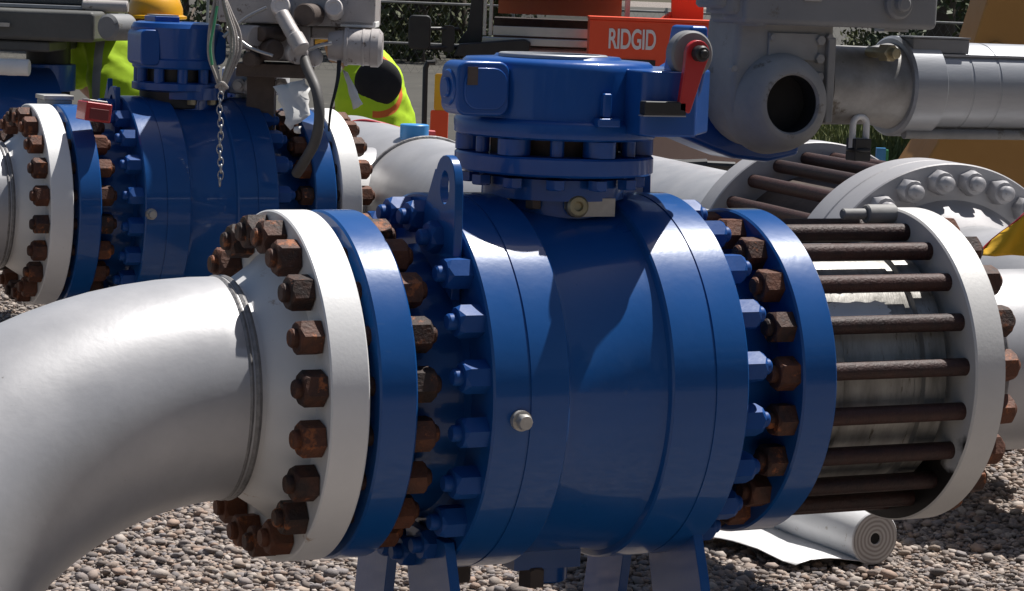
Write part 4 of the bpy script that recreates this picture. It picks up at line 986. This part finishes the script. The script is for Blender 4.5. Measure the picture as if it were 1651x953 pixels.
wf = fr.obj('window_frame', ALU, TR, bevel=.003)
gm = bpy.data.materials.new('window_glass'); gm.use_nodes = True
nt = gm.node_tree; bs_ = nt.nodes['Principled BSDF']; bs_.inputs['Base Color'].default_value = (.02, .02, .02, 1); bs_.inputs['Roughness'].default_value = .05
tr_ = nt.nodes.new('ShaderNodeBsdfTransparent'); tr_.inputs[0].default_value = (.8, .8, .8, 1); mx = nt.nodes.new('ShaderNodeMixShader'); fz = nt.nodes.new('ShaderNodeFresnel'); fz.inputs[0].default_value = 1.8
nt.links.new(fz.outputs[0], mx.inputs[0]); nt.links.new(tr_.outputs[0], mx.inputs[1]); nt.links.new(bs_.outputs[0], mx.inputs[2]); nt.links.new(mx.outputs[0], nt.nodes['Material Output'].inputs[0])
G().box((X(792)+.001, .01, Z(43)), (X(1004)-.001, .016, 2.1), TT).obj('pane', gm, wf)
G().box((X(800), .14, Z(22)), (X(1000), .5, 1.6), TT).box((X(815), .13, Z(15)), (X(880), .14, 1.58), TT).obj('orange_reflection', mat('orange_reflection_tone', (.85, .17, .06), .5, 0, (.9, .3, .16), 2.5, .7), TR)  # orange block added in place of a reflection in the window glass
G().box((X(793), .3, Z(75)), (X(1003), 1.2, Z(30)), TT).obj('dark_shelf', BROWN, TR)
G().prism([(X(735), Z(72)), (X(752), Z(50)), (X(772), 2.15), (X(786)-.03, 2.15), (X(775), Z(74))], -.02, .06, 'xz', TT).obj('door_pillar', BLACK, TR, bevel=.005)
G().prism([(X(732), Z(92)), (X(740), Z(72)), (X(845), Z(61)), (X(855), Z(66)), (X(850), Z(92))], -.2, -.031, 'xz', TT).obj('fender', BLACK, TR, bevel=.01)
mi = G().prism(rrect(X(660), X(695), Z(83), Z(29), .03), -.25, -.17, 'xz', TT).obj('side_mirror', BLACK, TR, bevel=.012, seg=3)
G().tube([TT @ Vector((X(690), -.18, Z(50))), TT @ Vector((X(738), -.08, Z(49)))], .012, 10).tube([TT @ Vector((X(690), -.18, Z(80))), TT @ Vector((X(738), -.08, Z(78)))], .014, 10).prism(rrect(X(712), X(732), Z(86), Z(44), .02), -.13, -.05, 'xz', TT).obj('mirror_arm', BLACK, mi)
for px in (860, 1120):
    w_ = G().lathe([(-.14, .2), (-.14, .36), (-.1, .4), (.1, .4), (.14, .36), (.14, .2)], TT @ TX(X(px), .3, .4) @ Matrix.Rotation(PI/2, 4, 'Z'), 40).obj('wheel', BLACK, TR)
    G().lathe([(-.12, 0), (-.12, .1), (-.09, .2), (.0, .21)], TT @ TX(X(px), .3, .4) @ Matrix.Rotation(PI/2, 4, 'Z'), 32).obj('rim', GALV, w_)
G().box((X(776), .25, .45), (X(1230), 1.7, Z(251)), TT).obj('chassis', BLACK, TR)
G().box((X(935), -.75, Z(122, 14.9)), (X(1240), -.031, Z(112, 14.9)), TT).obj('flat_bed', BLACK, TR, bevel=.01)
# red lifting frame on the flat bed
fm = thing('lifting_frame', 'red steel frame standing behind the orange tool box', 'frame', TT @ Vector((X(1100), -.1, Z(110))))
G().prism([(X(1078), Z(34)), (X(1070), 2.2), (X(1128), 2.2), (X(1128), Z(20)), (X(1145), Z(34))], -.12, -.06, 'xz', TT).obj('upright', ORANGE, fm, bevel=.006)
G().tube([TT @ Vector((X(1045), -.09, Z(36))), TT @ Vector((X(1085), -.09, Z(8)))], .02, 10).obj('brace', ORANGE, fm)
G().box((X(1040), -.13, Z(111)), (X(1150), -.05, Z(34.5)), TT).obj('pedestal', ORANGE, fm, bevel=.01)
# tool box
DB = 14.8; sB = DB/FPX
oB = un(1045, 110, DB)
BX = thing('tool_box', 'red-orange steel tool box with pale block lettering on truck bed', 'tool box', oB)
TB = VF(oB)
bw0, bw1 = (948-1045)*sB, (1178-1045)*sB; bh = 80*sB
G().box((bw0, 0, 0), (bw1, .45, bh-.02), TB).obj('case', ORANGE, BX, bevel=.006)
G().box((bw0-.004, -.008, bh-.0195), (bw1, .455, bh), TB).obj('lid', ORANGE, BX, bevel=.004)
G().box(((980-1045)*sB, -.006, 2*sB), ((1056-1045)*sB, -.001, 13*sB), TB).obj('latch_slot', BLACK, BX)
fc = bpy.data.curves.new('lettering', 'FONT'); fc.body = 'RIDGID'; fc.size = .2; fc.extrude = .003; fc.offset = .004; fc.space_character = .95
fo = bpy.data.objects.new('lettering', fc); COL.objects.link(fo)
dg = bpy.context.evaluated_depsgraph_get(); dg.update()
fme = bpy.data.meshes.new_from_object(fo.evaluated_get(dg)); bpy.data.objects.remove(fo)
vx = [v.co.x for v in fme.vertices]; vy = [v.co.y for v in fme.vertices]
x0_, x1_, y0_, y1_ = min(vx), max(vx), min(vy), max(vy)
tw, thh = 76*sB, 33*sB
for v in fme.vertices:
    v.co = ((v.co.x-x0_)/(x1_-x0_)*tw, -.004-v.co.z, (v.co.y-y0_)/(y1_-y0_)*thh)
fme.materials.clear(); fme.materials.append(mat('faded_lettering', (.72, .69, .7), .5, 0, (.8, .77, .78), 40))
lo_ = bpy.data.objects.new('lettering', fme); COL.objects.link(lo_); lo_.matrix_basis = TB @ TX((979.5-1045)*sB, 0, 29*sB); 
m_ = lo_.matrix_basis.copy(); lo_.parent = BX; lo_.matrix_parent_inverse = world_full(BX).inverted(); lo_.matrix_basis = m_

# low pipes and pallet glimpsed between gearbox flange and actuator
p = un(1110, 270, 11); 
tag(G().tube([un(1060, 262, 11), un(1185, 268, 11)], .02, 10).tube([un(1085, 268, 11), un(1140, 266, 11)], .03, 10).tube([Vector((un(1100, 270, 11).x, un(1100, 270, 11).y, 0)), un(1100, 262, 11)], .03, 10).obj('pipe_stand', BLACK), 'low black pipe stand seen under the blue drive housing', 'pipe stand')

# ------------------------------------------------------------------ excavator, flag, stake
DX = 13.0; sX = DX/FPX
oX = un(1600, 150, DX); oX.z = 0
EX = thing('excavator', 'tan-yellow excavator with sloped arm at the top right corner', 'excavator', oX)
TXc = VF(oX)
def XX(px): return (px-1600)*sX
def ZX(py): return 1.5555-(py+12)/FPX*DX
G().prism([(XX(1560), ZX(58)), (XX(1592), ZX(-70)), (XX(1780), ZX(-90)), (XX(1780), ZX(120)), (XX(1556), ZX(120))], 0, .5, 'xz', TXc).obj('arm', TAN, EX, bevel=.015)
G().prism([(XX(1470), ZX(262)), (XX(1505), ZX(200)), (XX(1530), ZX(120.5)), (XX(1780), ZX(120.5)), (XX(1780), ZX(275)), (XX(1600), ZX(300))], -.2, .6, 'xz', TXc).obj('bucket', TAN, EX, bevel=.015)
G().lathe([(-.03, 0), (-.03, 14*sX), (0, 15*sX)], TXc @ TX(XX(1600), 0, ZX(50)) @ Matrix.Rotation(PI/2, 4, 'Z'), 32).obj('pivot_pin', TAN, EX)
G().box((XX(1565), -.012, ZX(103)), (XX(1780), -.001, ZX(92)), TXc).obj('weld_rib', TAN, EX)
G().prism([(XX(1500), 0), (XX(1480), .2), (XX(1520), .42), (XX(1900), .45), (XX(1950), .2), (XX(1900), 0)], .1, .6, 'xz', TXc).obj('track', BLACK, EX, bevel=.03)
G().box((XX(1600), .05, .45), (XX(1850), .55, ZX(290)), TXc).obj('undercarriage', BROWN, EX)
# pennant
fl = thing('pennant', 'yellow triangular pennant with red hem at the right edge', 'flag', un(1760, 420, 6.35))
q = [un(1577, 411, 6.4), un(1651, 343, 6.4), un(1760, 300, 6.4), un(1760, 425, 6.4), un(1651, 413, 6.4)]
vs = []; n, m = 12, 8
top = [q[0], q[1], q[2]]; bot = [q[0], q[4], q[3]]
def lerp3(a, t): return a[0].lerp(a[1], t*2) if t < .5 else a[1].lerp(a[2], t*2-1)
for i in range(n+1):
    for j in range(m+1):
        vs.append(lerp3(top, i/n).lerp(lerp3(bot, i/n), j/m)+FH*(.02*math.sin(i*.9+j*.5)))
fo_ = G().add(vs, [(i*(m+1)+j, (i+1)*(m+1)+j, (i+1)*(m+1)+j+1, i*(m+1)+j+1) for i in range(n) for j in range(m)]).obj('cloth', YELL, fl, ang=180)
sm_ = fo_.modifiers.new('thick', 'SOLIDIFY'); sm_.thickness = .003
G().tube([lerp3(top, i/n)+FH*(.02*math.sin(i*.9))+Vector((0, 0, .002)) for i in range(n+1)], .0025, 8).obj('red_hem', RED, fl)
pp = un(1762, 300, 6.4)
G().tube([Vector((pp.x, pp.y, 0)), Vector((pp.x, pp.y, pp.z+.1))], .012, 10).obj('pole', GALV, fl)
# blue and white survey stake beyond the flange
p = un(1420, 262, 14); p.z = 0
sk_ = thing('survey_stake', 'blue and white stake standing in the grass beyond the shackle', 'stake', p)
zt_ = 1.5555-(212+12)/FPX*14; zm = 1.5555-(238+12)/FPX*14; Ts = VF(p)
G().box((-.03, -.02, zm), (.024, .02, zt_), Ts).obj('blue_band', LBLUE, sk_)
G().box((-.03, -.02, 0), (.024, .02, zm-.001), Ts).obj('white_shaft', PAPER, sk_)
G().box((.0245, -.018, 0), (.04, .022, zt_-.01), Ts).obj('wood_backing', GREENW, sk_)
p = un(1355, 226, 17); p.z = 0
tag(G().box((-.02, -.02, 0), (.02, .02, 1.5555-(213+10)/FPX*17), VF(p)).obj('blue_stake', LBLUE), 'short blue stake in the grass left of the shackle', 'stake')

# ------------------------------------------------------------------ film roll on the gravel
ra = U(1408, 918, 'z', .0); rb2 = U(1275, 866, 'z', .0)
axd = Vector((rb2.x-ra.x, rb2.y-ra.y, 0)); Lr = axd.length*1.05; axd.normalize(); R_ = .076
FR = thing('film_roll', 'roll of white plastic film half unrolled on the gravel', 'roll', ra)
Tr = axis_frame((ra.x, ra.y, R_+.012), axd)
G().lathe([(0, .016), (0, R_-.003), (.003, R_), (Lr, R_), (Lr, .016), (0, .016)], Tr, 64).obj('roll', PLASTIC, FR)
def coil_mat():
    m = mat('film_edge', (.42, .4, .38), .7, 0, (.56, .54, .52), 20)
    nt = m.node_tree; N = nt.nodes; L = nt.links; b = N['Principled BSDF']
    tc = N.new('ShaderNodeTexCoord'); wv = N.new('ShaderNodeTexWave'); wv.wave_type = 'RINGS'; wv.rings_direction = 'X'; wv.inputs['Scale'].default_value = 26; wv.inputs['Distortion'].default_value = 1.6
    L.new(tc.outputs['Object'], wv.inputs[0]); cr = N.new('ShaderNodeValToRGB'); cr.color_ramp.elements[0].color = (.3, .27, .25, 1); cr.color_ramp.elements[1].color = (.55, .53, .5, 1)
    L.new(wv.outputs['Fac'], cr.inputs[0]); L.new(cr.outputs[0], b.inputs['Base Color']); return m
eo = G().lathe([(0, .017), (0, R_-.004)], Matrix.Identity(4), 64).obj('roll_end', coil_mat(), None, centre=False)
eo.parent = FR; eo.matrix_parent_inverse = world_full(FR).inverted(); eo.matrix_basis = Tr @ TX(-.0025, 0, 0)
G().lathe([(.001, 0), (.001, .0155)], Tr, 24).obj('core_shade_disc', BORE, FR)  # flat black disc paints the dark of the core opening
side = Vector((-axd.y, axd.x, 0));  side = side if side.dot(RH) < 0 else -side
vs = []; n, m = 16, 10
for i in range(n+1):
    for j in range(m+1):
        s_ = i/n; d_ = .0+.4*s_*(1-.35*(1-j/m)) 
        h_ = .004+.03*abs(math.sin(3*s_+j*.35))*s_+.003*rnd.random()*s_
        vs.append(Vector((ra.x, ra.y, 0))+axd*(Lr*j/m)+side*d_+Vector((0, 0, h_+.022)))
fs_ = G().add(vs, [(i*(m+1)+j, (i+1)*(m+1)+j, (i+1)*(m+1)+j+1, i*(m+1)+j+1) for i in range(n) for j in range(m)]).obj('loose_sheet', PLASTIC, FR, ang=180)
sm_ = fs_.modifiers.new('thick', 'SOLIDIFY'); sm_.thickness = .002

# ------------------------------------------------------------------ fence, trees, grass
FD = 46
fe = thing('chain_link_fence', 'galvanised chain-link fence in front of the dark trees', 'fence', un(800, 10, FD))
oF = un(825, 100, FD); oF.z = 0; TF = VF(oF)
hF = 1.32
for k in range(-6, 7):
    G().tube([TF @ Vector((k*2.9, 0, 0)), TF @ Vector((k*2.9, 0, hF+.08))], .03, 8).obj('fence_post', GALV, fe)
G().tube([TF @ Vector((-18, 0, hF)), TF @ Vector((18, 0, hF))], .022, 8).tube([TF @ Vector((-18, 0, .55)), TF @ Vector((18, 0, .55))], .022, 8).obj('rail', GREYD, fe)
wg = G()
for k in range(-110, 111):
    for sgn in (-1, 1):
        x = k*.16
        wg.add([TF @ Vector((x, .01*sgn, 0)), TF @ Vector((x+.0035, .01*sgn, 0)), TF @ Vector((x+.0035+sgn*hF*.6, .01*sgn, hF)), TF @ Vector((x+sgn*hF*.6, .01*sgn, hF))], [(0, 1, 2, 3)])
wg.obj('wire_mesh', GREYD, fe)

def tree_meshes(seed, H, Rc, m):
    r = np.random.RandomState(seed)
    t = G()
    pts = [Vector((0, 0, -.1))]
    for k in range(1, 8): pts.append(Vector((.12*r.normal(), .12*r.normal(), H*.95*k/7)))
    t.tube(spline(pts, 3), [max(.03, H*.028*(1-i/24)) for i in range(22)], 10)
    for k in range(16):
        z = H*r.uniform(.06, .85); a = r.uniform(0, 2*PI); L = Rc*(1.05-z/H)*r.uniform(.6, 1.1)
        t.tube([Vector((0, 0, z)), Vector((L*.5*math.cos(a), L*.5*math.sin(a), z+L*.12)), Vector((L*math.cos(a), L*math.sin(a), z+L*.2))], [.05, .035, .012], 6)
    tm = t.mesh('trunk', BARK, 60)
    n = 7000; C = []
    for k in range(70):
        z = H*(r.uniform(.02, 1)**1.15); a = r.uniform(0, 2*PI); rr = Rc*(1.08-.9*z/H)*math.sqrt(r.uniform(.1, 1))
        C.append((rr*math.cos(a), rr*math.sin(a), z, r.uniform(.35, .8)))
    vs = []; fs = []
    for k in range(n):
        c = C[r.randint(len(C))]; d = r.normal(size=3); d /= np.linalg.norm(d); p = np.array(c[:3])+d*c[3]*r.uniform(.3, 1)
        if p[2] < .03: p[2] = r.uniform(.05, .5)
        a = r.normal(size=3); a /= np.linalg.norm(a); b = np.cross(a, r.normal(size=3)); b /= np.linalg.norm(b)
        s_ = r.uniform(.04, .1); o = len(vs)
        vs += [p-a*s_*1.3, p+b*s_*.6, p+a*s_*1.3, p-b*s_*.6]; fs.append((o, o+1, o+2, o+3))
    cm = bpy.data.meshes.new('crown'); cm.from_pydata([tuple(v) for v in vs], [], fs); cm.materials.append(m)
    return tm, cm
kinds = [tree_meshes(1, 9, 2.6, LEAF), tree_meshes(2, 7.5, 2.9, LEAF2), tree_meshes(3, 11, 2.4, LEAF)]
TL = ['dark evergreen tree behind the fence', 'yellow-green bushy tree behind the fence', 'tall dark tree with bare lower trunk behind the fence']
spots = [(300, 52, 0), (340, 60, 2), (605, 55, 1), (640, 62, 0), (672, 53, 1), (700, 66, 2), (735, 57, 0), (1525, 50, 2), (1552, 58, 0), (1600, 64, 0), (20, 60, 0), (660, 75, 2), (620, 80, 0), (1500, 72, 1), (1540, 80, 2), (700, 80, 0)]
wh = ['behind the manifold ropes', 'left of the control manifold', 'above the stooping worker', 'left of the truck mirror', 'beside the truck mirror', 'right of the truck mirror', 'by the black pillar', 'left of the excavator arm', 'nearest the excavator arm', 'behind the excavator', 'at the far left corner',
      'deep behind the mirror', 'deep behind the vest', 'deep behind the actuator box', 'deep between box and excavator', 'deep behind the pillar']
sz = ['dark evergreen tree', 'yellow-green bushy tree', 'slim dark tree']
for i, (px, d, k) in enumerate(spots):
    p = un(px, 60, d); p.z = 0
    t = thing('tree', sz[k]+' '+wh[i], 'tree', p, 'trees behind the fence')
    t.rotation_euler = (0, 0, rnd.uniform(0, 6.28)); s_ = rnd.uniform(.9, 1.15); t.scale = (s_, s_, s_)
    for me, nm in zip(kinds[k], ('trunk', 'crown')):
        o = bpy.data.objects.new(nm, me); COL.objects.link(o); o.parent = t

def sky_block_leaves():  # unseen leaf screen added behind the camera to block low sky
    r = np.random.RandomState(11); n = 14000; vs = []; fs = []
    for k in range(n):
        a = r.uniform(-2.5, 1.0); R = r.uniform(22, 34); c = Vector((-1.5-R*math.sin(a), -4-R*math.cos(a), 0))
        h = r.uniform(0, 1)**.8*11*(.75+.25*math.sin(a*23)+.1*math.sin(a*57))
        d1 = Vector(r.normal(size=3)).normalized()*r.uniform(.3, .7); d2 = d1.cross(Vector(r.normal(size=3))).normalized()*r.uniform(.2, .45)
        c.z = h+.2; o = len(vs); vs += [c-d1, c+d2, c+d1, c-d2]; fs.append((o, o+1, o+2, o+3))
    me = bpy.data.meshes.new('sky_block_leaves'); me.from_pydata([tuple(v) for v in vs], [], fs); me.materials.append(LEAF)
    o = bpy.data.objects.new('sky_block_leaves', me); COL.objects.link(o); o['kind'] = 'stuff'; o['label'] = 'leaf screen added out of view to block low sky'
sky_block_leaves()

def grass():
    r = np.random.RandomState(5); vs = []; fs = []
    for k in range(15000):
        px = r.uniform(1180, 1620); d = r.uniform(17, 34)
        p = un(px, 200, d); hgt = r.uniform(.06, .2); a = r.uniform(0, 2*PI); w_ = .018
        dx, dy = math.cos(a)*w_, math.sin(a)*w_; l = r.normal(size=2)*.05
        o = len(vs); vs += [(p.x-dx, p.y-dy, 0), (p.x+dx, p.y+dy, 0), (p.x+l[0], p.y+l[1], hgt)]; fs.append((o, o+1, o+2))
    me = bpy.data.meshes.new('grass'); me.from_pydata(vs, [], fs); me.materials.append(GRASSM)
    o = bpy.data.objects.new('grass', me); COL.objects.link(o); o['kind'] = 'stuff'; o['label'] = 'strip of short green and straw grass beyond the pipes'
grass()

S.render.engine = 'CYCLES'
S.cycles.max_bounces = 6; S.cycles.use_denoising = True
S.render.resolution_x = 1024; S.render.resolution_y = 591
